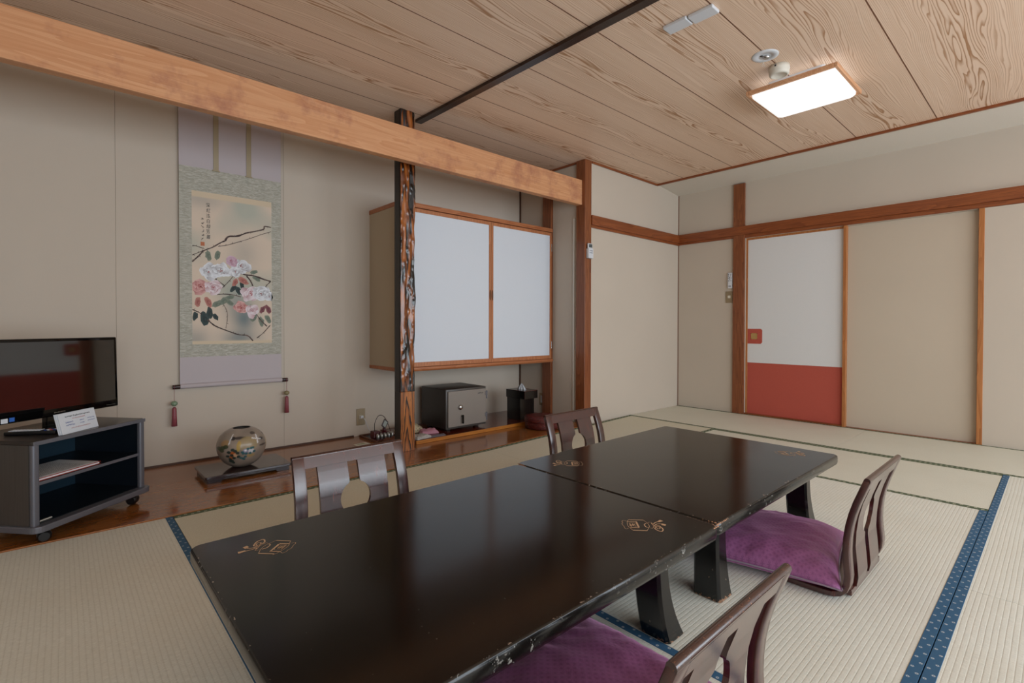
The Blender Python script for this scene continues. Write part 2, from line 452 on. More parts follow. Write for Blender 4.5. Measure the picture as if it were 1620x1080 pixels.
EMBLEM=[('l', 0.0012, [(-0.0535, 0.016), (-0.0615, 0.016), (-0.0615, 0.022), (-0.0535, 0.03), (-0.0475, 0.039), (-0.0415, 0.046), (-0.0345, 0.048), (-0.0285, 0.055), (-0.0195, 0.057), (-0.0175, 0.052), (-0.0175, 0.045)]), ('l', 0.0012, [(0.0015, 0.051), (-0.0125, 0.047), (-0.0275, 0.038), (-0.0425, 0.025), (-0.0505, 0.011), (-0.0575, -0.002)]), ('l', 0.0012, [(0.0255, 0.022), (0.0185, 0.008), (0.0105, -0.005), (-0.0015, -0.016), (-0.0175, -0.023), (-0.0305, -0.028)]), ('l', 0.004, [(-0.0025, 0.048), (0.0245, 0.021)]), ('l', 0.004, [(-0.0555, -0.001), (-0.0305, -0.028)]), ('l', 0.0035, [(-0.0165, 0.044), (0.0015, 0.027)]), ('l', 0.0045, [(0.0005, 0.028), (-0.0285, -0.001)]), ('l', 0.0035, [(-0.0495, 0.015), (-0.0305, -0.003)]), ('l', 0.0012, [(-0.0235, 0.036), (-0.0095, 0.024), (-0.0295, 0.005), (-0.0425, 0.017)]), ('l', 0.0012, [(-0.0235, 0.034), (-0.0405, 0.019), (-0.0235, 0.03), (-0.0395, 0.016), (-0.0185, 0.027), (-0.0345, 0.014), (-0.0165, 0.023), (-0.0315, 0.009)]), ('l', 0.0012, [(-0.0325, 0.027), (-0.0215, 0.015)]), ('l', 0.0028, [(0.0115, 0.002), (0.0015, 0.001), (-0.0065, -0.005), (-0.0115, -0.013), (-0.0095, -0.018)]), ('l', 0.0012, [(0.0165, 0.001), (0.0245, 0.0), (0.0255, -0.006), (0.0175, -0.015), (0.0045, -0.025), (-0.0065, -0.029), (-0.0085, -0.023)]), ('l', 0.003, [(0.0225, -0.007), (0.0125, -0.02), (0.0085, -0.029)]), ('l', 0.003, [(0.0185, -0.016), (0.0305, -0.012), (0.0425, -0.013)]), ('f', 0, [(0.0415, -0.012), (0.0615, -0.01), (0.0605, -0.021), (0.0455, -0.019)]), ('l', 0.0034, [(0.0115, -0.023), (0.0265, -0.021), (0.0365, -0.026), (0.0385, -0.031)]), ('f', 0, [(0.0425, -0.027), (0.0445, -0.04), (0.0335, -0.044), (0.0325, -0.032)]), ('l', 0.0034, [(0.0025, -0.032), (0.0165, -0.028), (0.0215, -0.032), (0.0155, -0.044), (0.0075, -0.053), (-0.0055, -0.057), (-0.0085, -0.05), (-0.0055, -0.038), (0.0015, -0.031)]), ('l', 0.0025, [(0.0115, -0.028), (0.0035, -0.037), (0.0045, -0.043), (0.0135, -0.04), (0.0155, -0.031)])]
BR= [(0.006, [(0.085, 0.157), (0.119, 0.124), (0.157, 0.103), (0.223, 0.075), (0.267, 0.059), (0.319, 0.052), (0.354, 0.016)]), (0.004, [(0.377, 0.035), (0.419, 0.07), (0.465, 0.125)]), (0.007, [(0.241, 0.492), (0.298, 0.465), (0.361, 0.46), (0.42, 0.441), (0.469, 0.428)]), (0.006, [(0.315, 0.456), (0.338, 0.426), (0.355, 0.389)]), (0.004, [(0.131, 0.322), (0.174, 0.327), (0.224, 0.326), (0.28, 0.313)]), (0.0025, [(0.174, 0.263), (0.196, 0.214), (0.198, 0.164), (0.19, 0.103)]), (0.005, [(0.34, 0.261), (0.372, 0.205), (0.401, 0.16), (0.443, 0.115)]), (0.004, [(0.469, 0.428), (0.444, 0.401), (0.432, 0.374), (0.469, 0.356)]), (0.004, [(0.126, 0.428), (0.158, 0.403), (0.185, 0.38)]), (0.003, [(0.238, 0.457), (0.213, 0.419), (0.169, 0.367)]), (0.005, [(0.001, 0.222), (0.031, 0.207), (0.052, 0.193)]), (0.006, [(0.001, 0.525), (0.037, 0.565), (0.066, 0.601), (0.116, 0.629), (0.161, 0.663), (0.187, 0.677)]), (0.008, [(0.187, 0.677), (0.207, 0.708), (0.26, 0.718), (0.313, 0.745)]), (0.006, [(0.313, 0.745), (0.418, 0.782), (0.429, 0.805), (0.472, 0.804)]), (0.003, [(0.001, 0.567), (0.037, 0.587), (0.066, 0.604)]), (0.003, [(0.002, 0.625), (0.023, 0.627), (0.069, 0.613)]), (0.003, [(0.146, 0.638), (0.192, 0.649), (0.249, 0.672), (0.324, 0.705), (0.412, 0.748), (0.471, 0.774)])]
RO= [('w', 0.092, 0.471, 0.053), ('w', 0.159, 0.482, 0.05), ('w', 0.281, 0.523, 0.053), ('l', 0.222, 0.549, 0.033), ('w', 0.247, 0.477, 0.033), ('r', 0.047, 0.372, 0.047), ('p', 0.121, 0.37, 0.044), ('p', 0.343, 0.338, 0.053), ('w', 0.408, 0.341, 0.05), ('w', 0.459, 0.324, 0.033), ('r', 0.28, 0.241, 0.04), ('p', 0.349, 0.223, 0.039)]
LE= [('d', 0.067, 0.163, 0.039, 100), ('d', 0.016, 0.18, 0.025, 80), ('d', 0.096, 0.2, 0.033, 90), ('d', 0.13, 0.176, 0.022, 120), ('d', 0.235, 0.37, 0.025, 60), ('d', 0.269, 0.353, 0.028, 120), ('d', 0.286, 0.392, 0.022, 100), ('g', 0.141, 0.262, 0.033, 30), ('g', 0.179, 0.284, 0.033, 40), ('g', 0.213, 0.307, 0.025, 20), ('g', 0.212, 0.273, 0.025, 150), ('r', 0.031, 0.27, 0.028, 80), ('r', 0.088, 0.272, 0.031, 110), ('r', 0.297, 0.421, 0.033, 140), ('r', 0.246, 0.408, 0.025, 60), ('g', 0.09, 0.573, 0.028, 100), ('g', 0.143, 0.579, 0.028, 80), ('g', 0.379, 0.442, 0.025, 150), ('g', 0.361, 0.485, 0.022, 20), ('g', 0.36, 0.173, 0.028, 60), ('g', 0.407, 0.148, 0.028, 100), ('g', 0.45, 0.167, 0.028, 120), ('m', 0.414, 0.231, 0.025, 60), ('m', 0.453, 0.232, 0.028, 110)]

# ------------------------------------------------------------------ room shell
XR, YB, YW, XL, CZ = 5.09, 3.735, 2.875, -1.38, 2.365      # right wall, alcove back wall, far wall, left wall, ceiling
bm = B(); box(bm, XL-.1, -2.65, -.12, XR+.1, YB+.1, -.03); struct('floor', bm, MT['subfloor'])
bm = B(); box(bm, XL-.1, -2.75, CZ, 4.655, YB+.1, CZ+.08); struct('ceiling', bm, MT['ceiling'])
bm = B(); prism(bm, [(4.66, CZ), (XR+.1, 2.308), (XR+.1, 2.45), (4.66, 2.45)], 'Y', -2.65, YW+.1); struct('ceiling_soffit', bm, MT['wall_white'])
bm = B(); box(bm, 4.635, -2.55, 2.348, 4.66, YW, CZ+.004, .002); struct('trim_soffit', bm, MT['railY'])
bm = B(); box(bm, 3.565, YW-.014, 2.347, 4.635, YW, CZ, .002); struct('trim_far', bm, MT['railX'])
bm = B(); box(bm, 3.476, 2.97, 2.348, 3.49, YB, CZ, .002); struct('trim_alcove_side', bm, MT['railY'])
bm = B(); box(bm, XL-.1, YB, -.12, 3.6, YB+.1, 2.5); struct('wall_alcove_back', bm, MT['wall'])
bm = B(); box(bm, 3.49, YW, -.12, XR+.1, YB+.1, 2.5); struct('wall_far', bm, MT['wall'])
bm = B(); box(bm, XL-.1, -2.75, -.12, XL, YB+.1, 2.5); struct('wall_left', bm, MT['wall'])
# right wall: pieces round the sliding panels
bm = B(); box(bm, XR, -2.75, 1.76, XR+.1, YW+.05, 2.5); struct('wall_right_upper', bm, MT['wall'])
bm = B(); box(bm, XR, 2.14, -.12, XR+.1, YW+.05, 1.76); struct('wall_right_far', bm, MT['wall'])
bm = B(); box(bm, XR+.06, .40, -.12, XR+.1, 2.14, 1.76); struct('wall_right_recess', bm, MT['wall'])
bm = B(); box(bm, XR-.012, -2.75, -.12, XR+.1, .40, 1.76); struct('wall_right_near', bm, MT['wall'])
# window wall behind the camera
bm = B()
box(bm, XL, WY-.1, -.12, WX0, WY, 2.5); box(bm, WX1, WY-.1, -.12, XR, WY, 2.5)
box(bm, WX0, WY-.1, WZ1, WX1, WY, 2.5); box(bm, WX0, WY-.1, -.12, WX1, WY, WZ0)
struct('wall_window_side', bm, MT['wall'])
m = N('window_glass'); tr = m.n('ShaderNodeBsdfTransparent'); gl = m.n('ShaderNodeBsdfGlossy'); gl.inputs['Roughness'].default_value = .02
mx = m.n('ShaderNodeMixShader'); mx.inputs[0].default_value = .06; m.link(tr.outputs[0], mx.inputs[1]); m.link(gl.outputs[0], mx.inputs[2])
m.link(mx.outputs[0], m.t.nodes['Material Output'].inputs[0]); MT['glass'] = m.m
nW = 6; pw = (WX1-WX0)/nW
for i in range(nW):
    x0 = WX0+i*pw; x1 = x0+pw; yy = WY-.03-(i % 2)*.03
    bm = B()
    box(bm, x0, yy-.012, WZ0, x0+.035, yy+.012, WZ1); box(bm, x1-.035, yy-.012, WZ0, x1, yy+.012, WZ1)
    box(bm, x0, yy-.012, WZ0, x1, yy+.012, WZ0+.05); box(bm, x0, yy-.012, WZ1-.04, x1, yy+.012, WZ1)
    fo = struct('window_%d' % (i+1), bm, MT['stileZ'])
    bm = B(); box(bm, x0+.035, yy-.002, WZ0+.05, x1-.035, yy+.002, WZ1-.04); obj('pane', bm, MT['glass'], fo)

bm = B(); box(bm, XL, -2.55, -.03, XR, -1.552, .0, .001); struct('floor_veranda', bm, MT['stileZ'])
# alcove floor board, raised shelf board, skirting
bm = B(); prism(bm, [(XL, 2.742), (2.24, 2.742), (3.455, 2.822), (3.455, YB), (XL, YB)], 'Z', -.03, .006, .002)
struct('floor_alcove_board', bm, MT['toko'])
bm = B(); box(bm, XL, YB-.012, .006, 1.7, YB, .018, .001); struct('baseboard_alcove', bm, MT['thin_dark'])
s = thing('raised_shelf_board', 'low glossy red-brown shelf board with an orange front edge under the wall cabinet', 'shelf', (0, 0, 0))
bm = B(); box(bm, 1.93, 3.186, .007, 3.458, YB-.001, .032, .001); obj('board', bm, MT['shelf_red'], s)
bm = B(); box(bm, 1.93, 3.174, .007, 3.455, 3.1855, .033, .001); obj('edge_strip', bm, MT['shelf_edge'], s)

# posts and rails
bm = B(); box(bm, 3.462, 2.862, 0, 3.553, 2.965, CZ, .003); struct('trim_main_post', bm, MT['post'])
bm = B(); box(bm, 3.460, 3.275, .033, 3.4895, 3.385, CZ, .002); struct('trim_alcove_post', bm, MT['post'])
bm = B(); box(bm, 3.478, YB-.012, .033, 3.49, YB, CZ); struct('trim_alcove_corner', bm, MT['thin_dark'])
bm = B(); box(bm, XR-.006, YW-.006, 0, XR, YW, 2.32); struct('trim_room_corner', bm, MT['thin_red'])
bm = B(); box(bm, XR-.022, 2.145, 0, XR, 2.258, 2.312, .003); struct('trim_door_post', bm, MT['post'])
bm = B(); box(bm, 3.548, YW-.03, 1.792, XR-.03, YW, 1.878, .003); box(bm, 3.553, YW-.014, 1.768, XR, YW, 1.792, .001); struct('trim_rail_far', bm, MT['railX'])
bm = B(); box(bm, XR-.034, -2.55, 1.796, XR, YW-.001, 1.882, .003); struct('trim_rail_right', bm, MT['railY'])
bm = B(); box(bm, XR-.016, -2.55, 1.762, XR+.02, 2.145, 1.796, .001); box(bm, XR-.016, 2.258, 1.772, XR, YW, 1.796, .001); struct('trim_lintel_right', bm, MT['railY'])
bm = B(); box(bm, XR-.005, -2.55, 1.882, XR, 2.14, 1.893); struct('trim_lintel_strip', bm, MT['cream'])
bm = B(); box(bm, XR-.014, .397, 0, XR+.05, .43, 1.762, .002); struct('trim_panel_stile', bm, MT['stileZ'])
bm = B(); box(bm, XR-.01, 1.272, 0, XR+.05, 1.298, 1.762, .002); struct('trim_door_stile', bm, MT['stileZ'])
bm = B(); box(bm, XR-.006, 1.298, -.02, XR+.03, 2.145, .014, .001); struct('trim_sill', bm, MT['railY'])
bm = B(); box(bm, XR-.006, .43, -.02, XR+.03, 1.272, .004, .001); struct('trim_sill_plain', bm, MT['railY'])
bm = B(); box(bm, 3.4775, 3.0, .006, 3.4905, 3.016, 1.86, .002); tag(obj('cable_duct', bm, MT['cream']), 'thin cream cable duct running up the alcove side wall beside the main post', 'cable duct')
# faint paper joints on the alcove wall
for xs in (.243, 1.182):
    bm = B(); box(bm, xs-.0008, YB-.0007, .018, xs+.0008, YB+.002, CZ); struct('trim_paper_joint', bm, plain('paper_joint', '#8a8070', .9))
# ceiling strip
bm = B(); prism(bm, [(2.065, -2.55), (2.11, -2.55), (1.955, 3.15), (1.905, 3.15)], 'Z', 2.345, CZ); struct('trim_ceiling_strip', bm, MT['dark_strip'])

# sliding doors on the right wall
d1 = thing('sliding_door', 'white paper sliding door with a brick-red lower third and a red pull patch', 'sliding door', (XR+.02, 1.71, 0))
bm = B(); box(bm, -.004, -.412, .52, .012, .412, 1.74); obj('upper_panel', bm, MT['door_white'], d1)
bm = B(); box(bm, -.004, -.412, .014, .012, .412, .5195); obj('lower_panel', bm, MT['door_red'], d1)
bm = B(); box(bm, -.010, .412, .014, .014, .434, 1.762, .002); box(bm, -.010, -.412, 1.74, .014, .412, 1.762, .001); obj('door_frame', bm, MT['stileZ'], d1)
bm = B(); prism(bm, [(.412, .708), (.286, .708), (.272, .722), (.272, .842), (.286, .856), (.412, .856)], 'X', -.0065, -.004); pp = obj('pull_patch', bm, MT['door_red'], d1)
bm = B()
y0, y1, z0, z1 = .318, .378, .752, .812
box(bm, -.009, y0, z0, -.0065, y0+.006, z1); box(bm, -.009, y1-.006, z0, -.0065, y1, z1)
box(bm, -.009, y0, z0, -.0065, y1, z0+.006); box(bm, -.009, y0, z1-.006, -.0065, y1, z1); box(bm, -.0068, y0, z0, -.0064, y1, z1)
obj('pull', bm, plain('brass_pull', '#b8935a', .5), pp)
bm = B(); box(bm, XR+.03, .43, .004, XR+.05, 1.272, 1.759); p2 = obj('sliding_panel', bm, MT['fusuma_beige'])
tag(p2, 'plain beige papered sliding panel between the red and white door and the right stile', 'sliding door')

# beam
bm = B(); box(bm, XL, 2.895, 1.962, 3.4618, 2.955, 2.182, .004); struct('trim_beam', bm, MT['beam'])

# ------------------------------------------------------------------ gnarled pillar
pl = thing('alcove_pillar', 'gnarled alcove pillar of glossy orange and black knobbly wood', 'pillar', (1.787, 3.095, 0))
px0, px1, py0, py1 = -.057, .053, -.043, .04
def knob(u, z):
    p = Vector((u*20, 3.1, z*5))
    n = noise.noise(p)*.6+noise.noise(p*2.3+Vector((5, 1, 2)))*.35
    cell = noise.voronoi(Vector((u*30, 0.7, z*17)))[0][0]
    n += max(0, .42-cell)*1.3
    return n
bm = B(); nz_, nu = 420, 26
def ring(z, amp):
    out = []
    per = []
    for i in range(nu): per.append((px0+(px1-px0)*i/nu, py0))
    for i in range(16): per.append((px1, py0+(py1-py0)*i/16))
    for i in range(4): per.append((px1-(px1-px0)*i/4, py1))
    for i in range(4): per.append((px0, py1-(py1-py0)*i/4))
    for k, (x_, y_) in enumerate(per):
        dx_ = dy_ = 0
        if amp and k <= nu+16:
            s_ = k/ (nu+16)
            a_ = knob(k*.0045, z)*.011*amp
            edge = 1 if 0 < k else 0
            if k <= nu: dy_ = -a_*edge
            if k >= nu: dx_ = a_*.8
            if k == 0: dy_ = 0
        out.append(bm.verts.new((x_+dx_, y_+dy_, z)))
    return out
prev = None
z0_, z1_ = .42, CZ
for j in range(nz_+1):
    z_ = z0_+(z1_-z0_)*j/nz_
    rg = ring(z_, min(1, (z_-z0_)/.15))
    if prev:
        L_ = len(rg)
        for k in range(L_):
            f = bm.faces.new((prev[k], prev[(k+1) % L_], rg[(k+1) % L_], rg[k]))
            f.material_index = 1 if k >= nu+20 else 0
            f.smooth = True
    else: bm.faces.new(rg)
    prev = rg
bm.faces.new(prev)
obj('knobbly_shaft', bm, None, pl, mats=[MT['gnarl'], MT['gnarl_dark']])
bm = B(); box(bm, px0, py0, .007, px1, py1, .42)
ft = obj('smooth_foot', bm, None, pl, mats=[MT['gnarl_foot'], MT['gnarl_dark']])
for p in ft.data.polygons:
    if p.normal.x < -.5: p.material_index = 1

# ------------------------------------------------------------------ wall cabinet
cb = thing('wall_cabinet', 'wall cabinet with two white paper doors in wooden frames', 'cabinet', (0, 0, 0))
X0, X1, YF = 1.835, 3.457, 3.262
bm = B(); box(bm, X0+.004, YF+.022, .566, X1, YB, 1.764); obj('body', bm, wallpaper('cabinet_side_paper', '#b0a18a', '#bbac95'), cb)
bm = B(); box(bm, X0, YF-.014, 1.764, X1, YB, 1.797, .002); obj('top_board', bm, MT['cabX'], cb)
bm = B(); prism(bm, [(YF-.025, .552), (YF-.016, .538), (YB, .540), (YB, .566), (YF-.022, .568)], 'X', X0, X1, .003); obj('bottom_board', bm, MT['cabX'], cb)
XM = 2.714
for (a, b, mid) in ((X0+.06, XM-.001, 'r'), (XM+.001, X1, 'l')):
    bm = B()
    box(bm, a, YF, .57, a+.022, YF+.02, 1.760, .001); box(bm, b-.022, YF, .57, b, YF+.02, 1.760, .001)
    box(bm, a+.022, YF, .57, b-.022, YF+.02, .603, .001); box(bm, a+.022, YF, 1.732, b-.022, YF+.02, 1.760, .001)
    dr = obj('door', bm, MT['cabZ'], cb)
    bm = B(); box(bm, a+.022, YF+.005, .603, b-.022, YF+.015, 1.732); obj('panel', bm, MT['cab_white'], dr)
    hx = b-.011 if mid == 'r' else a+.011
    bm = B()
    pts = [(.008*math.cos(t*2*PI/20), .044*math.sin(t*2*PI/20)) for t in range(20)]
    prism(bm, [(hx+p[0], 1.14+p[1]) for p in pts], 'Y', YF-.004, YF+.001, .001)
    obj('pull', bm, plain('carved_pull_'+mid, '#6e421f', .4), dr)
for zz in (.70, 1.62):
    bm = B(); box(bm, X1-.006, YF-.004, zz-.035, X1+.004, YF+.001, zz+.035, .001); obj('hinge', bm, MT['chrome'], cb)
bm = B(); box(bm, X0+.004, YF+.004, .57, X0+.059, YF+.021, 1.762); obj('front_stile', bm, MT['cabZ'], cb)

# ------------------------------------------------------------------ tatami mats
def mat(x0, y0, x1, y1, la, kind, label, poly=None, ends=(1, 1)):
    t = thing('tatami_mat', label, 'tatami mat', ((x0+x1)/2, (y0+y1)/2, 0))
    cx, cy = (x0+x1)/2, (y0+y1)/2; g = .0012; bw = .028 if kind == 'blue' else .034
    bm = B()
    pts = [(p[0]-cx, p[1]-cy) for p in poly] if poly else [(x0-cx+g, y0-cy+g), (x1-cx-g, y0-cy+g), (x1-cx-g, y1-cy-g), (x0-cx+g, y1-cy-g)]
    prism(bm, pts, 'Z', -.03, 0)
    obj('woven_surface', bm, MT['mat_'+('old' if kind == 'blue' else 'new')+la], t)
    for e, sgn in zip(ends, (-1, 1)):
        if not e: continue
        bm = B()
        if la == 'X':
            yb = (y0-cy+g+bw/2) if sgn < 0 else (y1-cy-g-bw/2)
            if poly and sgn > 0:
                a_, b_ = Vector(poly[3])-Vector((cx, cy)), Vector(poly[2])-Vector((cx, cy))
                d_ = b_-a_; L_ = d_.length
                box(bm, -L_/2, -bw/2, -.01, L_/2, bw/2, .0012, .0005, 1)
                o = obj('cloth_border', bm, MT[kind+'X'], t, loc=((a_.x+b_.x)/2, (a_.y+b_.y)/2-bw/2, 0), rotz=math.atan2(d_.y, d_.x))
            else:
                box(bm, x0-cx+g, -bw/2, -.01, x1-cx-g, bw/2, .0012, .0005, 1)
                o = obj('cloth_border', bm, MT[kind+'X'], t, loc=(0, yb, 0))
        else:
            xb = (x0-cx+g+bw/2) if sgn < 0 else (x1-cx-g-bw/2)
            box(bm, -bw/2, y0-cy+g, -.01, bw/2, y1-cy-g, .0012, .0005, 1)
            o = obj('cloth_border', bm, MT[kind+'Y'], t, loc=(xb, 0, 0))
    return t
mat(-.505, .985, .377, 2.741, 'Y', 'blue', 'worn ribbed mat with blue border in front of the TV stand')
mat(XL, .985, -.505, 2.741, 'Y', 'blue', 'worn ribbed mat with blue border along the left wall')
mat(XL, .215, .377, .985, 'X', 'blue', 'worn ribbed mat with blue border left of the table, nearest the camera')
mat(.377, .232, 1.235, 1.985, 'Y', 'blue', 'worn ribbed mat with blue border under the near table and near floor chair')
mat(1.235, .232, 3.272, 1.108, 'X', 'blue', 'worn ribbed mat with blue border under the right-hand floor chair and purple cushion')
mat(1.235, 1.108, 3.272, 1.985, 'X', 'blue', 'worn ribbed mat lying under the far table')
mat(.377, 1.985, 2.24, 2.741, 'X', 'green', 'greenish mat along the alcove board behind the near table')
mat(2.24, 1.985, 4.15, 2.868, 'X', 'green', 'greenish mat along the alcove board behind the far table, reaching the main post', poly=[(2.241, 1.986), (4.149, 1.986), (4.149, 2.868), (2.241, 2.742)])
mat(3.272, .232, 4.15, 1.985, 'Y', 'green', 'greenish mat with two green borders right of the far table, second from the right wall')
mat(4.15, 1.11, XR, 2.872, 'Y', 'green', 'greenish mat in the far corner at the foot of the red and white door')
mat(4.15, -.655, XR, 1.11, 'Y', 'green', 'greenish mat at the foot of the plain beige sliding panel')
mat(2.25, -.655, 4.15, .232, 'X', 'blue', 'worn ribbed mat beyond the double blue border, far one at the right picture edge')
mat(.377, -.655, 2.25, .232, 'X', 'blue', 'worn ribbed mat beyond the double blue border, near one at the bottom right picture corner')
mat(XL, -.655, .377, .215, 'X', 'blue', 'worn ribbed mat under the camera position')
mat(XL, -1.55, 1.8, -.655, 'X', 'blue', 'worn ribbed mat along the window wall, left one')
mat(1.8, -1.55, XR, -.655, 'X', 'blue', 'worn ribbed mat along the window wall, right one')

# ------------------------------------------------------------------ tables
def table(x0, x1, y0, y1, label, lxL, lxR, emb):
    cx, cy = (x0+x1)/2, (y0+y1)/2; hx, hy = (x1-x0)/2, (y1-y0)/2
    t = thing('low_table', label, 'table', (cx, cy, 0))
    H_ = .33
    # top with rounded corners
    def rr(hx, hy, r):
        p = []
        for (sx, sy, a0) in ((1, 1, 0), (-1, 1, 90), (-1, -1, 180), (1, -1, 270)):
            for k in range(6):
                a = R(a0+k*18); p.append((sx*(hx-r)+r*math.cos(a), sy*(hy-r)+r*math.sin(a)))
        return p
    bm = B(); n = 24
    prof = [(0.010, .288), (0.002, .294), (0, .302), (0, .318), (.001, .3265), (.0045, .33)]
    rings = []
    for ins, z in prof:
        rings.append([bm.verts.new((p[0], p[1], z)) for p in rr(hx-ins, hy-ins, .022)])
    for a, b in zip(rings, rings[1:]):
        for k in range(n):
            f = bm.faces.new((a[k], a[(k+1) % n], b[(k+1) % n], b[k])); f.material_index = 1; f.smooth = True
    f = bm.faces.new(rings[-1]); f.material_index = 0
    f = bm.faces.new(rings[0][::-1]); f.material_index = 1
    obj('tabletop', bm, None, t, mats=[MT['lacquer'], MT['lacquer_edge']])
    bm = B()
    a0, a1 = lxL-cx+.03, lxR-cx+.02
    for yy in (-hy+.12, hy-.12-.02): box(bm, a0, yy, .245, a1, yy+.02, .289, .002)
    box(bm, a0, -hy+.14, .245, a0+.02, hy-.14, .289, .002); box(bm, a1-.02, -hy+.14, .245, a1, hy-.14, .289, .002)
    obj('apron', bm, MT['lacquer_leg'], t)
    # legs: outer curve flares outward toward the foot
    def leg(xt0, xt1, xb0, xb1, ya, yb_, flare):
        bm = B(); rings = []; nn = 12
        for k in range(nn+1):
            s = k/nn; z = .287*(1-s)+.0022
            c = s**2.4
            xa = xt0+(xb0-xt0)*c; xb_ = xt1+(xb1-xt1)*c
            e = .008*s**3
            r_ = .008
            y_a, y_b = ya-e*(flare < 0), yb_+e*(flare > 0)
            rings.append([bm.verts.new(q) for q in ((xa+r_, y_a, z), (xb_-r_, y_a, z), (xb_, y_a+r_, z), (xb_, y_b-r_, z), (xb_-r_, y_b, z), (xa+r_, y_b, z), (xa, y_b-r_, z), (xa, y_a+r_, z))])
        for a, b in zip(rings, rings[1:]):
            for k in range(8): bm.faces.new((a[k], a[(k+1) % 8], b[(k+1) % 8], b[k])).smooth = True
        bm.faces.new(rings[0]); bm.faces.new(rings[-1])
        obj('leg', bm, MT['lacquer_leg'], t, smooth=True)
    for yy, fl in ((.727-cy, -1), (y1-.105-.085-cy, 1)):
        leg(lxL-cx, lxL-cx+.058, lxL-cx+.002, lxL-cx+.09, yy, yy+.085, fl)
        leg(lxR-cx, lxR-cx+.052, lxR-cx+.042, lxR-cx+.13, yy, yy+.085, fl)
    # printed emblem
    for ex, ey, rot in emb:
        bm = B(); cr_, sr = math.cos(rot), math.sin(rot)
        def fn(p): return (ex-cx+p[0]*cr_-p[1]*sr, ey-cy+p[0]*sr+p[1]*cr_, .3304)
        for kind, wd, pts in EMBLEM:
            if kind == 'l': stroke(bm, smooth_path([Vector(p) for p in pts], 4) if wd < .0045 and len(pts) > 3 else pts, wd, fn)
            else:
                bm.faces.new([bm.verts.new(fn(p)) for p in pts])
        o = obj('printed_emblem', bm, MT['gold_print'], t)
    return t
T1 = table(.232, 1.347, .632, 1.452, 'near black lacquer low table, larger in view, with a chipped right corner', .355, 1.193, [(1.1965, .773, 0), (.375, 1.317, PI)])
T2 = table(1.353, 2.474, .640, 1.470, 'far black lacquer low table pushed against the end of the near one', 1.54, 2.345, [(2.345, .788, 0), (1.498, 1.325, PI)])
# bared wood where the two tops knock together
def chips(t, pts, name='bared_wood_chip'):
    bm = B(); rnd = random.Random(4)
    for (x, y, z, sx, sy, sz) in pts:
        k = 7; c = bm.verts.new((x, y, z+sz))
        rg = [bm.verts.new((x+sx*math.cos(2*PI*i/k)*rnd.uniform(.6, 1), y+sy*math.sin(2*PI*i/k)*rnd.uniform(.6, 1), z)) for i in range(k)]
        for i in range(k): bm.faces.new((rg[i], rg[(i+1) % k], c))
    obj(name, bm, MT['chip_wood'], t)
rnd = random.Random(2)
chips(T1, [(.5575-.004-abs(rnd.gauss(0, .003)), -.41+.01+k*.009, .3285, .005, .007, .002) for k in range(9)]+[(.553-.01*k, -.407, .327, .008, .003, .0025) for k in range(3)]+[(.556, .40-.006*k, .3285, .003, .006, .002) for k in range(7)])
chips(T2, [(-.5605+.005+abs(rnd.gauss(0, .002)), -.405+k*.009, .3285, .004, .006, .002) for k in range(5)]+[(-.556+.009*k, -.412, .326, .008, .004, .003) for k in range(8)]+[(-.557, .405-.008*k, .3285, .003, .006, .002) for k in range(5)])

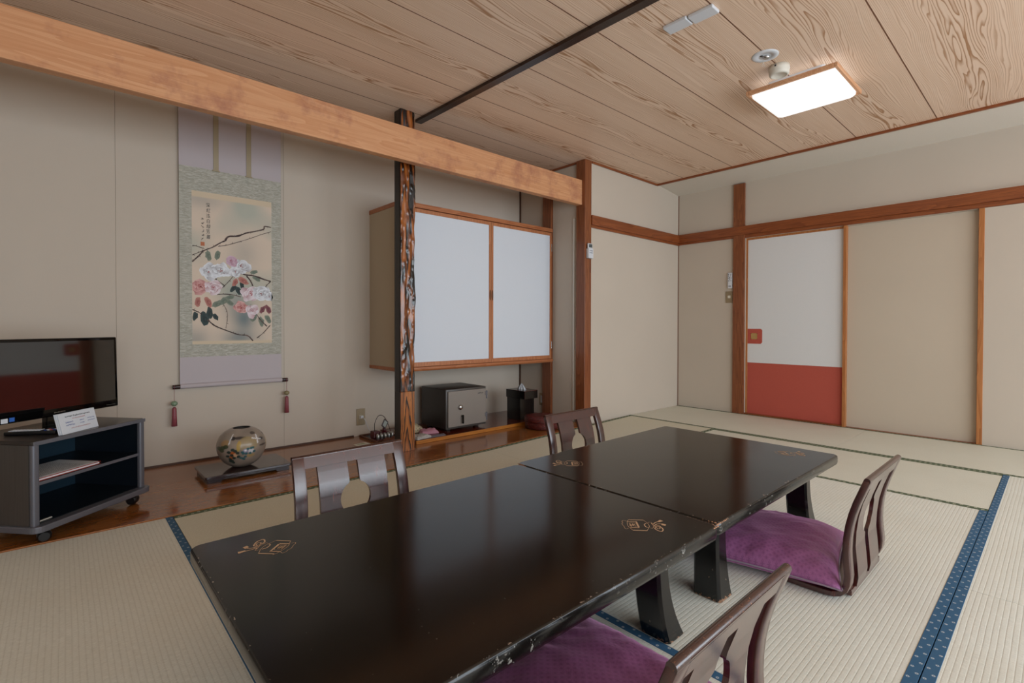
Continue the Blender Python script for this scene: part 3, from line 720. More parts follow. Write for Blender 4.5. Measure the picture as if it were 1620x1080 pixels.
# ------------------------------------------------------------------ floor chairs
def make_chair(label):
    t = thing('floor_chair', label, 'chair', group='legless floor chairs round the tables')
    # local: x across, y toward the sitter's front, back surface at y = 0
    prof = [(.0, .002), (.05, -.006), (.10, -.008+.006), (.15, .003), (.20, .001), (.25, -.005), (.30, -.017), (.34, -.031), (.397, -.052)]
    def yb(z):
        for (z0, y0), (z1, y1) in zip(prof, prof[1:]):
            if z <= z1: return y0+(y1-y0)*(z-z0)/(z1-z0)
        return prof[-1][1]
    def hw(z): return .2195+.012*max(0, (.397-z)/.397)
    th = .019
    def slab(bm, outline_fn, z0, z1, n=24, th=th, off=0.0):
        """outline_fn(z) -> (xa, xb); surface follows the curved back"""
        rings = []
        for k in range(n+1):
            z = z0+(z1-z0)*k/n; xa, xb = outline_fn(z); y = yb(z)+off
            rings.append([bm.verts.new(q) for q in ((xa, y, z), (xb, y, z), (xb, y+th, z), (xa, y+th, z))])
        for a, b in zip(rings, rings[1:]):
            for i in range(4): bm.faces.new((a[i], a[(i+1) % 4], b[(i+1) % 4], b[i]))
        bm.faces.new(rings[0][::-1]); bm.faces.new(rings[-1])
    # side frames: bent wood, stile flows into the runner
    for s in (-1, 1):
        path = [(.20, .010), (.16, .010), (.12, .010), (.075, .0105), (.048, .013), (.028, .021), (.014, .036), (.008, .055)]
        path += [(yb(z)+th/2, z) for z in (.08, .10, .13, .16, .20, .24, .28, .32, .36, .397)]
        bm = B(); rings = []
        for i, (y, z) in enumerate(path):
            a = Vector(path[max(i-1, 0)]); b = Vector(path[min(i+1, len(path)-1)]); d = (b-a).normalized(); nn = Vector((-d.y, d.x))*th/2
            if i < 8: nn *= (1.0 if i > 3 else 1.0)
            wo = hw(z); wi = wo-.044
            q = [(s*wo, y+nn.x, z+nn.y), (s*wi, y+nn.x, z+nn.y), (s*wi, y-nn.x, z-nn.y), (s*wo, y-nn.x, z-nn.y)]
            rings.append([bm.verts.new(p) for p in q])
        for a, b in zip(rings, rings[1:]):
            for i in range(4): bm.faces.new((a[i], a[(i+1) % 4], b[(i+1) % 4], b[i]))
        bm.faces.new(rings[0]); bm.faces.new(rings[-1])
        bmesh.ops.recalc_face_normals(bm, faces=bm.faces)
        es = [e for e in bm.edges if len(e.link_faces) == 2 and e.calc_face_angle(0) > 1]
        bmesh.ops.bevel(bm, geom=es, offset=.003, segments=2, profile=.5, affect='EDGES')
        obj('side_frame', bm, MT['chair'], t, smooth=True)
    bm = B(); slab(bm, lambda z: (-hw(z)+.04, hw(z)-.04), .360, .397, 6, th+.001)
    obj('top_rail', bm, MT['chair'], t)
    rim = B()
    tube(rim, [(-.2195, -.052+.010, .396), (.2195, -.052+.010, .396)], .0095, 10)
    obj('rail_cap', rim, MT['chair_rail'], t, smooth=True)
    for s in (-1, 1):
        def out(z, s=s):
            inner = .0205
            r = .060; zc = .227
            if abs(z-zc) < r: inner = max(inner, math.sqrt(r*r-(z-zc)**2))
            outer = .135-.006*max(0, .1-abs(z-.1))*0
            return (s*inner, s*outer) if s > 0 else (s*outer, s*inner)
        bm = B(); slab(bm, out, .02, .362, 60, .012, .003); obj('splat', bm, MT['chair'], t)
    bm = B(); box(bm, -.182, .004, .003, .182, .024, .024, .003); obj('bottom_rail', bm, MT['chair'], t)
    bm = B(); box(bm, -.186, .03, .006, .186, .40, .016, .002); obj('seat_panel', bm, MT['chair'], t)
    return t
def dup(root, loc, rotz, label):
    r = root.copy(); C.objects.link(r); r.location = loc; r.rotation_euler = (0, 0, rotz); r['label'] = label
    for ch in list(root.children):
        c = ch.copy(); C.objects.link(c); c.parent = r
    return r
ch = make_chair('floor chair at the right, curved back towards us, purple cushion on its seat')
ch.location = (2.078, .447, .0015)
dup(ch, (.855, .408, .0015), 0, 'floor chair cut off by the bottom picture edge, nearest the camera')
dup(ch, (.83, 1.812, .0015), PI, 'floor chair behind the near table, facing us, left of the vase board')
dup(ch, (2.115, 1.795, .0015), PI, 'floor chair behind the far table, in front of the round basket')

def cushion(name, label, loc, rot, W=.5, D=.5, hgt=.072, seed=0):
    t = thing(name, label, 'cushion', loc, rot, 'purple square floor cushions')
    bm = B(); n = 44
    for side in (1, -1):
        grid = []
        for i in range(n+1):
            row = []
            for j in range(n+1):
                u = 2*i/n-1; v = 2*j/n-1
                pinch = 1-.07*(1-abs(u)**2)*abs(v)**4*1 ; pinch2 = 1-.07*(1-abs(v)**2)*abs(u)**4
                x = u*W/2*pinch2; y = v*D/2*pinch
                e = (1-abs(u)**3.2)*(1-abs(v)**3.2)
                e = max(0, e)**.55
                p = Vector((x*7, y*7, seed))
                wr = noise.noise(p)*.10+noise.noise(Vector((x*26+y*9, y*16, seed+4)))*.13*min(1, max(abs(u), abs(v))*1.6)
                rim = max(abs(u), abs(v))
                ang = math.atan2(v, u)
                pl_ = .06*math.sin(ang*34+4*noise.noise(Vector((ang*2, seed, 0))))*max(0, rim-.45)*1.1
                hz = e*(1+wr+pl_)
                z = .026+hz*(hgt-.026) if side > 0 else .026-min(1, e*1.4)*.0255
                row.append(bm.verts.new((x, y, z)))
            grid.append(row)
        for i in range(n):
            for j in range(n):
                q = (grid[i][j], grid[i+1][j], grid[i+1][j+1], grid[i][j+1])
                f = bm.faces.new(q if side > 0 else q[::-1]); f.smooth = True
    bmesh.ops.remove_doubles(bm, verts=bm.verts[:], dist=.0004)
    obj('cover', bm, MT['cushion'], t, smooth=False)
    for o in t.children:
        for p in o.data.polygons: p.use_smooth = True
    pts = []
    for k in range(80):
        a = k/80*4; sd = int(a); s = (a-sd)*2-1
        u, v = ((s, -1), (1, s), (-s, 1), (-1, -s))[sd]
        x = u*W/2*(1-.07*(1-abs(v)**2)*abs(u)**4); y = v*D/2*(1-.07*(1-abs(u)**2)*abs(v)**4)
        pts.append((x*1.004, y*1.004, .026))
    pts.append(pts[0])
    bm = B(); tube(bm, pts, .0028, 6, caps=False); obj('piping', bm, MT['piping'], t, smooth=True)
    return t
cushion('floor_cushion', 'purple cushion on the right-hand floor chair, its left half in the shade of the table', (2.036, .787, .0175), R(12), .54, .55, .10, 3)
cushion('floor_cushion', 'purple cushion on the nearest floor chair, tucked under the near table', (.872, .672, .0175), 0, .5, .5, .085, 9)

# ------------------------------------------------------------------ small helpers for print
def glyph_row(bm, x, z, h, n, rnd, fn, th=None, dens=5, gap=1.12):
    """a row of small characters too blurred to read: strokes in boxes"""
    th = th or h*.19
    for i in range(n):
        x0 = x+i*h*gap
        for k in range(dens):
            if rnd.random() < .5:
                zz = z+h*rnd.uniform(.08, .92); a = rnd.uniform(0, .3); b = rnd.uniform(.6, 1)
                pts = [(x0+h*a, zz), (x0+h*b, zz+h*rnd.uniform(-.08, .08))]
            else:
                xx = x0+h*rnd.uniform(.15, .85); pts = [(xx, z+h*rnd.uniform(.55, 1)), (xx+h*rnd.uniform(-.2, .2), z+h*rnd.uniform(0, .35))]
            stroke(bm, pts, th, fn)
def text_mesh(name, s, size, mat, parent, mw):
    c = bpy.data.curves.new(name, 'FONT'); c.body = s; c.size = size; c.align_x = 'CENTER'
    o = bpy.data.objects.new(name, c); C.objects.link(o); bpy.context.view_layer.update()
    me = bpy.data.meshes.new_from_object(o.evaluated_get(bpy.context.evaluated_depsgraph_get()))
    bpy.data.objects.remove(o)
    me.transform(mw); me.materials.clear(); me.materials.append(mat)
    q = bpy.data.objects.new(name, me); C.objects.link(q); q.parent = parent
    return q
def vcol_mat(name, rough=.8, extra=None, coat=None):
    m = N(name); a = m.n('ShaderNodeVertexColor', layer_name='Col')
    nz = m.noise(m.obj(), 400, 2)
    col = m.mix(m.math('MULTIPLY', nz, .12), a.outputs[0], '#8a8070')
    return m.done(col, rough, coat=coat, spec=.4)

# ------------------------------------------------------------------ TV stand, TV and what lies on it
A41 = R(41)
st = thing('tv_stand', 'low dark grey TV stand on black casters with an open shelf front and silver rims', 'TV stand', (-.015, 3.024, .006), A41)
W2, D2 = .2575, .19
def rrect(x0, y0, x1, y1, r, n=5):
    p = []
    for cx, cy, a0 in ((x1-r, y1-r, 0), (x0+r, y1-r, 90), (x0+r, y0+r, 180), (x1-r, y0+r, 270)):
        for k in range(n+1): a = R(a0+90*k/n); p.append((cx+r*math.cos(a), cy+r*math.sin(a)))
    return p
bm = B(); prism(bm, rrect(-W2-.012, -D2-.028, W2+.016, D2, .03), 'Z', .052, .078, .004); obj('base_board', bm, MT['stand_rim'], st)
bm = B(); prism(bm, rrect(-W2, -D2-.004, W2, D2, .02), 'Z', .398, .414, .002); obj('top_board', bm, None, st, mats=[MT['stand_top']])
bm = B(); box(bm, -W2-.0005, -D2-.0055, .397, W2+.0005, -D2-.003, .413, .001); obj('top_rim', bm, MT['stand_rim'], st)
for s in (-1, 1):
    bm = B(); box(bm, s*W2 if s < 0 else W2-.016, -D2+.02, .078, -W2+.016 if s < 0 else W2, D2, .398); obj('side_panel', bm, MT['stand_grey'] if s < 0 else MT['stand_in'], st)
    bm = B(); prism(bm, rrect(-W2-.001 if s < 0 else W2-.026, -D2-.002, -W2+.026 if s < 0 else W2+.001, -D2+.02, .008), 'Z', .078, .398); obj('front_stile', bm, MT['stand_rim'], st, smooth=True)
bm = B(); box(bm, -W2+.016, D2-.01, .078, W2-.016, D2-.002, .398); obj('back_panel', bm, MT['stand_in_blue'], st)
bm = B(); box(bm, -W2+.016, -D2+.012, .232, W2-.016, D2-.01, .246, .001); obj('shelf', bm, MT['stand_in'], st)
bm = B(); box(bm, -W2+.018, -D2+.0105, .2325, W2-.018, -D2+.012, .2455); obj('shelf_rim', bm, MT['stand_rim'], st)
bm = B(); box(bm, -W2+.016, -D2+.01, .0785, W2-.016, D2-.01, .0805); obj('lower_shelf', bm, MT['stand_in'], st)
for cx, cy, rr_ in ((-.205, -.175, 50), (.215, -.165, 20), (-.2, .14, 0), (.2, .14, 0)):
    bm = B()
    mm = Matrix.Translation((cx, cy, 0)) @ Matrix.Rotation(R(rr_), 4, 'Z')
    t = B(); lathe(t, [(0, -.022), (.017, -.022), (.022, -.017), (.0235, -.006), (.0235, .006), (.022, .017), (.017, .022), (0, .022)], 24, (0, 0, .0238), 'X')
    t.transform(mm); merge(bm, t)
    box(bm, -.014, -.016, .03, .014, .016, .053, .003, mat=mm)
    obj('caster', bm, MT['black_plastic'], st, smooth=True)
# folder on the shelf
fo = thing('folder', 'white printed folder with red edges on the middle shelf of the TV stand', 'folder', (-.015, 3.024, .2525), A41)
bm = B(); box(bm, -.236, -.172, 0, .045, .035, .002, .0008); box(bm, -.236, -.172, .009, .045, .035, .011, .0008); box(bm, -.237, -.172, 0, -.234, .035, .011)
obj('cover', bm, MT['red_cover'], fo)
bm = B(); box(bm, -.232, -.168, .0022, .040, .033, .0088); obj('pages', bm, MT['white_paper'], fo)
bm = B(); box(bm, -.235, -.166, .0112, .038, .036, .0122); sh_ = obj('top_sheet', bm, MT['white_paper'], fo)
rnd = random.Random(5); bm = B()
for k in range(17): glyph_row(bm, -.222, -.150+k*.0105, .0062, 30, rnd, lambda p: (p[0], p[1], .01235), dens=4, gap=1.15)
obj('print', bm, plain('grey_print', '#5f6a6a', .9), sh_)
bm = B(); box(bm, -.235, -.165, 0, -.165, -.158, .003); tag(obj('paper_slip', bm, MT['cream'], loc=(-.015, 3.024, .0872), rotz=A41), 'thin pale slip lying on the lowest shelf of the TV stand', 'slip')

tv = thing('television', 'small flat black television reflecting the red and white door', 'television', (-.026, 3.028, .420), R(39))
TW = .325
bm = B(); box(bm, -TW, -.012, .052, TW-.023, .022, .40, .006, 3); obj('casing', bm, MT['black_gloss'], tv, smooth=True).rotation_euler = (R(-1.5), 0, 0)
bm = B(); box(bm, -TW+.016, -.0128, .086, TW-.039, -.0118, .386); obj('screen', bm, MT['screen'], tv).rotation_euler = (R(-1.5), 0, 0)
bm = B(); box(bm, -TW+.05, .022, .10, TW-.05, .05, .34, .01); obj('rear_housing', bm, MT['black_plastic'], tv)
bm = B(); prism(bm, [(.11*math.cos(a*PI/12), .06*math.sin(a*PI/12)) for a in range(24)], 'Z', .001, .010, .003); box(bm, -.035, -.006, .008, .035, .02, .07, .004)
obj('foot', bm, MT['black_gloss'], tv)
bm = B(); box(bm, -.212, -.0136, .057, -.188, -.0122, .076); obj('sticker', bm, MT['white_plastic'], tv)
bm = B(); box(bm, -.182, -.0136, .060, -.163, -.0122, .077); sk = obj('sticker', bm, plain('blue_sticker', '#2f62b5', .5), tv); sk['label'] = 'blue sticker'
bm = B(); rnd = random.Random(8); glyph_row(bm, -.008, .0665, .0052, 9, rnd, lambda p: (p[0], -.0124, p[1]), dens=6, th=.0009, gap=1.05)
obj('maker_mark', bm, MT['chrome'], tv)
bm = B(); glyph_row(bm, .236, .0635, .0028, 16, rnd, lambda p: (p[0], -.0124, p[1]), dens=4, th=.0006, gap=1.05); obj('small_print', bm, MT['chrome'], tv)

rc = thing('remote_control', 'black television remote with pale buttons lying on the TV stand', 'remote control', (-.088, 2.905, .4205), R(-30))
bm = B(); box(bm, -.092, -.023, 0, .092, .023, .016, .004); obj('body', bm, MT['black_plastic'], rc, smooth=True)
bm = B(); rnd = random.Random(3)
cm_ = [MT['white_plastic'], MT['ink_red'], MT['ink_blue']]
for i in range(15):
    for j in range(3):
        if i == 10: continue
        x_ = -.08+i*.0115; box(bm, x_, -.016+j*.0125, .016, x_+.0085, -.0085+j*.0125, .0185, .0008, 1, mi=(0 if i < 11 else (i+j) % 3))
obj('button_field', bm, None, rc, mats=cm_)

cd = thing('table_card', 'white folded information card with blue and red print in front of the television', 'card', (.064, 2.8675, .4205), R(50))
bm = B(); hgt = .088
for k, (dy, xs) in enumerate(((0, 0), (.004, -.004), (.008, -.008))):
    t = B(); box(t, -.095+xs, 0, 0, .095+xs, .0012, hgt)
    t.transform(Matrix.Translation((0, dy, 0)) @ Matrix.Rotation(R(-14), 4, 'X')); merge(bm, t)
obj('sheet', bm, MT['white_plastic'], cd)
RM = Matrix.Rotation(R(-14), 4, 'X')
def cf(p): v_ = RM @ Vector((p[0], -.0005, p[1])); return (v_.x, v_.y, v_.z)
rnd = random.Random(12)
bm = B(); glyph_row(bm, -.062, .068, .0072, 16, rnd, cf); obj('title_print', bm, MT['ink'], cd)
bm = B(); glyph_row(bm, -.068, .044, .006, 6, rnd, cf); glyph_row(bm, -.068, .032, .006, 7, rnd, cf); glyph_row(bm, .005, .044, .005, 4, rnd, cf); glyph_row(bm, .005, .032, .005, 4, rnd, cf)
glyph_row(bm, .045, .046, .005, 7, rnd, cf); glyph_row(bm, .045, .035, .005, 7, rnd, cf); obj('blue_print', bm, MT['ink_blue'], cd)
bm = B(); glyph_row(bm, -.03, .058, .005, 12, rnd, cf); glyph_row(bm, -.045, .018, .0045, 20, rnd, cf); obj('red_print', bm, MT['ink_red'], cd)

# ------------------------------------------------------------------ hanging scroll
SY = YB-.022
sc = thing('hanging_scroll', 'hanging scroll with a painting of white and pink roses on a thorny branch', 'scroll', (.855, SY, .49))
lil = plain('lilac_silk', '#b9b0b3', .75, bump=.1, bs=500)
m = N('green_brocade'); v = m.obj((30, 30, 150)); nz = m.noise(v, 1, 3, .6, 1.2)
broc = m.done(m.ramp(nz, [(.4, '#98978a'), (.52, '#a9a79b'), (.66, '#bcbab0')]), .7)
hw_ = .3025
bm = B(); box(bm, -hw_, 0, 1.395, hw_, .0016, 1.85); obj('upper_silk', bm, lil, sc)
bm = B(); box(bm, -hw_, 0, .188, hw_, .0016, 1.395); obj('brocade_mount', bm, broc, sc)
bm = B(); box(bm, -hw_, 0, .012, hw_, .0016, .188); tube(bm, [(-hw_, -.005, .006), (hw_, -.005, .006)], .015, 20); obj('lower_silk', bm, lil, sc)
bm = B(); tube(bm, [(-.342, -.005, .004), (-hw_, -.005, .004)], .0135, 14); tube(bm, [(hw_, -.005, .004), (.342, -.005, .004)], .0135, 14); obj('roller', bm, plain('dark_roller', '#2a1512', .3), sc, smooth=True)
bm = B(); tube(bm, [(-hw_-.01, .005, 1.855), (hw_+.01, .005, 1.855)], .007, 8); tube(bm, [(-.12, .004, 1.86), (0, .012, 1.872), (.12, .004, 1.86)], .0015, 5); obj('top_batten', bm, lil, sc)
rib = plain('beige_ribbon', '#a3967c', .7, bump=.2, bs=350)
for xx in (-.0985, .0965):
    bm = B(); box(bm, xx-.015, -.004, 1.395, xx+.015, -.0025, 1.85); box(bm, xx-.022, -.007, 1.388, xx+.022, -.001, 1.397, .002); obj('ribbon', bm, rib, sc)
# picture, local u along x from -.235, v up from z=.27
PX0, PZ0, PW, PH = -.235, .268, .475, .978
def lay(k): return lambda p: (PX0+p[0], -.0006-k*.00008, PZ0+p[1])
pm = vcol_mat('painted_silk')
def cl(h): return lin(h)
def addcol(me, cols):
    a = me.color_attributes.new('Col', 'FLOAT_COLOR', 'POINT')
    for i, c in enumerate(cols): a.data[i].color = c
def lerp(a, b, t): return tuple(a[i]+(b[i]-a[i])*t for i in range(4))
bm = B(); cols = []; nu_, nv_ = 60, 120; g = []
cream, wash, teal = cl('#d6c5b3'), cl('#b3b5a8'), cl('#62777d')
for i in range(nu_+1):
    row = []
    for j in range(nv_+1):
        u_ = PW*i/nu_; v_ = PH*j/nv_
        row.append(bm.verts.new(lay(0)((u_, v_)))); q = Vector((u_*5, v_*4, 1))
        a_ = max(0, min(1, .5+noise.noise(q)*1.5+.5*math.exp(-((u_-.27)**2/.008+(v_-.80)**2/.05))-.35))
        c_ = lerp(cream, wash, a_)
        for (cu, cv, su, sv, st_) in ((.30, .17, .05, .07, .9), (.27, .04, .07, .035, .75), (.02, .03, .05, .05, .5), (.24, .27, .05, .08, .4), (.3, .6, .06, .08, .3), (.05, .93, .1, .04, .35)):
            c_ = lerp(c_, teal, min(1, st_*math.exp(-((u_-cu)**2/(2*su*su)+(v_-cv)**2/(2*sv*sv)))))
        if v_ > PH-.035 or v_ < .022: c_ = cl('#d0bfa5')
        cols.append(c_)
    g.append(row)
for i in range(nu_):
    for j in range(nv_): bm.faces.new((g[i][j], g[i+1][j], g[i+1][j+1], g[i][j+1]))
pic = obj('painting', bm, pm, sc); addcol(pic.data, cols)
# leaves
def blob(bm, cols, cu, cv, ru, rv, ang, c_in, c_out, fn, seed, n=14, jag=.18, tip=None):
    rnd = random.Random(seed); ca, sa = math.cos(ang), math.sin(ang)
    c = bm.verts.new(fn((cu+(ru*.35*math.cos(ang) if tip else 0), cv+(ru*.35*math.sin(ang) if tip else 0)))); cols.append(lerp(c_in, c_out, .75) if tip else c_in); rg = []
    for k in range(n):
        a = 2*PI*k/n; r_ = 1+rnd.uniform(-jag, jag)
        x_, y_ = ru*r_*math.cos(a), rv*r_*math.sin(a)
        p = (min(PW-.002, max(.002, cu+x_*ca-y_*sa)), cv+x_*sa+y_*ca)
        rg.append(bm.verts.new(fn(p))); cols.append(c_out if tip is None else lerp(c_in, c_out, max(0, .5+.6*math.cos(a))))
    for k in range(n): bm.faces.new((c, rg[k], rg[(k+1) % n]))
lc = {'d': ('#1d2c30', '#34484a'), 'g': ('#5e6c62', '#7f887a'), 'r': ('#8f4a48', '#b98378'), 'm': ('#5e2c3c', '#8c5a60')}
bm = B(); cols = []
for i, (k, u_, v_, r_, a_) in enumerate(LE):
    blob(bm, cols, u_, v_, r_*1.15, r_*.6, R(a_), cl(lc[k][0]), cl(lc[k][1]), lay(1+i*.05), i)
    blob(bm, cols, u_+.006, v_-.004, r_*.5, r_*.22, R(a_), cl(lc[k][1]), cl(lc[k][0]), lay(2.2+i*.05), i+50)
o = obj('painted_leaves', bm, pm, pic); addcol(o.data, cols)
bm = B(); cols = []; rnd = random.Random(7)
for wd, pts in BR:
    sp = smooth_path([Vector(p) for p in pts], 7); n_ = len(sp)
    wds = [wd*1.35*(.75+.5*noise.noise(Vector((i*.3, wd*900, 0)))+.2) for i in range(n_)]
    stroke(bm, sp, wds, lay(4))
    for i in range(2, n_-2, 5):
        d = (sp[i+1]-sp[i]).normalized(); nn = Vector((-d.y, d.x))*(1 if rnd.random() < .5 else -1)
        stroke(bm, [sp[i], sp[i]+nn*rnd.uniform(.007, .014)+d*.003], [.004, .0008], lay(4.1))
o = obj('painted_branches', bm, pm, pic); addcol(o.data, [cl('#3d2e30') if random.Random(i//3).random() < .7 else cl('#6a5a55') for i in range(len(o.data.vertices))])
bm = B(); cols = []
rc_ = {'w': ('#b7b6bb', '#e6ebf2', '#a86a6a'), 'l': ('#b98fa6', '#cdb4c4', '#9a4a58'), 'r': ('#b2615e', '#d9b0ac', '#9c3a3a'), 'p': ('#c9a2a8', '#e4dee4', '#a85058')}
for i, (k, u_, v_, r_) in enumerate(RO):
    cc = rc_[k]; rnd = random.Random(i*7+1); L_ = 5+i*1.2; r_ *= 1.4
    for ring_, (nr, rad, sz) in enumerate(((7, .62, .62), (6, .44, .52), (5, .26, .40), (4, .10, .28), (3, .05, .15))):
        for q in range(nr):
            a = 2*PI*(q+rnd.uniform(-.4, .4))/nr+ring_*.9+i
            L_ += .02
            rd = rad*rnd.uniform(.8, 1.15); s1_ = sz*rnd.uniform(.8, 1.15)
            pu, pv = u_+r_*rd*math.cos(a), v_+r_*rd*.9*math.sin(a)
            inner = lerp(cl(cc[0]), cl('#77757c') if k == 'w' else cl('#8a5560'), rnd.uniform(.15, .55))
            edge_ = lerp(cl(cc[1]), cl(cc[0]), rnd.uniform(0, .3))
            tipa = a+rnd.uniform(-.7, .7)
            # shadowed heart of each petal painted toward the middle of the flower, pale lip outward
            blob(bm, cols, pu-r_*s1_*.42*math.cos(tipa), pv-r_*s1_*.42*math.sin(tipa), r_*s1_*.62, r_*s1_*.85, tipa, inner, edge_, lay(L_), i*31+q+ring_*9, 18, .14, True)
            for vt in range(-18, 0):
                pass
    for q in range(7):
        a = rnd.uniform(0, 6.28); rr__ = r_*rnd.uniform(.02, .16)
        blob(bm, cols, u_+rr__*math.cos(a), v_+rr__*math.sin(a), r_*.075, r_*.03, a, cl(cc[2]), cl(cc[2]), lay(L_+.3), q, 7)
o = obj('painted_roses', bm, pm, pic); addcol(o.data, cols)
# brush writing: one column of verse and one signature column, red seal
tfn = Matrix.Rotation(R(90), 4, 'X')
col1 = '深紅浅白緑芳叢'
for i, chx in enumerate(col1):
    text_mesh('brush_writing', chx, .030, MT['ink'], pic, Matrix.Translation((PX0+.091, -.0016, PZ0+.885-i*.034)) @ Matrix.Rotation(R((-6, 5, -4, 3, 6, -5, 4)[i]), 4, 'Y') @ tfn @ Matrix.Scale(.8, 4, (1, 0, 0)))
bm = B(); rnd = random.Random(21)
for k in range(6):
    z_ = .805-k*.026; pts = [Vector((.059+rnd.uniform(-.008, .008), z_+rnd.uniform(-.009, .009))) for _ in range(6)]
    sp = smooth_path(pts, 5); stroke(bm, sp, [.0012+.0014*abs(math.sin(i*.7)) for i in range(len(sp))], lay(9))
obj('signature', bm, MT['ink'], pic)
bm = B(); box(bm, PX0+.048, -.0014, PZ0+.632, PX0+.070, -.0006, PZ0+.657); obj('seal', bm, plain('orange_seal', '#b8704e', .8), pic)
# weights hanging from the roller
for x_, z_, zb, lbl, bc in ((.519, .494, .394, 'green bead and rose tassel hanging from the left end of the scroll roller', '#7d9478'), (1.186, .494, .402, 'brown bead and rose tassel hanging from the right end of the scroll roller', '#8a7f5c')):
    wt = thing('scroll_weight', lbl, 'tassel', (x_, SY-.006, z_), 0, 'scroll weights')
    bm = B(); tube(bm, [(0, -.0145, .012), (0, -.0165, -.01), (0, -.015, zb-z_)], .0012, 6); tube(bm, [(0, -.0145, .012), (0, .004, .012), (0, .0055, -.005), (0, -.0125, -.013)], .0012, 6); obj('cord', bm, plain('rose_cord', '#8a4148', .7), wt)
    bm = B(); lathe(bm, [(0, .016), (.008, .015), (.016, .008), (.0185, 0), (.016, -.008), (.008, -.015), (0, -.016)], 20, (0, -.015, zb-z_)); obj('bead', bm, plain('glazed_bead', bc, .25, bump=.3, bs=60), wt)
    bm = B(); zt = zb-.022-z_
    prof = [(0, 0), (.007, -.001), (.011, -.008), (.012, -.012), (.013, -.06), (.0155, -.118), (.0, -.12)]
    lathe(bm, prof, 28, (0, -.015, zt))
    for i, vtx in enumerate(bm.verts):
        if vtx.co.z < zt-.01:
            a = math.atan2(vtx.co.y+.015, vtx.co.x); s_ = 1+.12*math.sin(a*14); vtx.co.x *= s_; vtx.co.y = -.015+(vtx.co.y+.015)*s_
    obj('tassel', bm, plain('rose_silk_tassel', '#8b444c', .5), wt)

# ------------------------------------------------------------------ vase and its board
vb = thing('display_board', 'low glossy dark lacquer board under the round vase', 'board', (.808, 3.288, .0065))
bm = B(); prism(bm, rrect(-.228, -.152, .228, .152, .008, 2), 'Z', .024, .040, .003); obj('board', bm, plain('dark_plum_lacquer', '#2b1717', .12, coat=.5), vb)
for s in (-1, 1):
    bm = B(); prism(bm, [(s*.216, .024), (s*.216, 0), (s*.150, 0), (s*.142, .008), (s*.150, .016), (s*.14, .024)][::s], 'Y', -.142, .142, .0015); obj('foot', bm, plain('dark_plum_foot', '#241213', .2), vb)
bm = B(); box(bm, -.21, -.146, .012, .21, -.136, .024, .001); obj('front_rail', bm, plain('dark_plum_rail', '#241213', .2), vb)
vz = thing('vase', 'round taupe vase painted with flowers, gold patches and white cranes', 'vase', (.793, 3.272, .047))
prof = [(0, .0005), (.040, .0005), (.047, .003), (.066, .012), (.088, .028), (.108, .052), (.122, .08), (.1295, .108), (.1305, .13), (.126, .155), (.114, .180), (.094, .203), (.072, .218), (.054, .2255), (.050, .227), (.0455, .2265), (.047, .222), (.08, .205), (.09, .15), (.07, .05), (0, .03)]
P2 = smooth_path([Vector(p) for p in prof[1:15]], 8)
full = [(0, .0005)]+[(p.x, p.y) for p in P2]+prof[15:]
bm = B(); lathe(bm, full, 240)
vm = vcol_mat('painted_ceramic', .3, coat=.25)
o = obj('body', bm, vm, vz); me = o.data
view = math.atan2(-3.272, -.793)
base_c = cl('#877b70'); cols = []
spots = [(450, 258, 105, 16, '#1c1a22', .9), (360, 262, 30, 24, '#1c1a22', .9), (670, 215, 40, 18, '#2c2626', .8), (740, 305, 28, 20, '#20222c', .8), (755, 395, 50, 14, '#2a2428', .8),
 (560, 345, 125, 95, '#9f8c62', .75), (600, 515, 55, 22, '#a68c56', .8), (270, 330, 50, 50, '#a9824a', .7), (440, 375, 24, 60, '#b3964c', 1), (450, 335, 24, 40, '#b3964c', 1),
 (370, 462, 34, 28, '#b5602c', 1), (350, 525, 32, 26, '#b5602c', 1), (400, 490, 26, 26, '#c9a07c', 1), (530, 440, 36, 32, '#8f90ac', 1), (600, 445, 34, 34, '#c9ccd2', 1), (530, 432, 16, 14, '#e0e0e4', 1)]
spots += [(x_, y_, 24, 20, '#16302c', 1) for x_, y_ in ((370, 412), (322, 447), (430, 460), (300, 505), (325, 548), (318, 583), (352, 603), (378, 530), (440, 515), (345, 575), (400, 430), (355, 490))]
spots += [(x_, y_, 20, 16, '#1f5a62', 1) for x_, y_ in ((490, 455), (505, 475), (560, 412), (620, 405), (640, 462), (500, 548), (530, 525), (470, 535), (590, 480), (600, 408), (540, 480), (515, 560))]
spots += [(x_, y_, 30, 26, '#2c4028', .9) for x_, y_ in ((205, 400), (250, 385), (285, 370), (235, 425))]
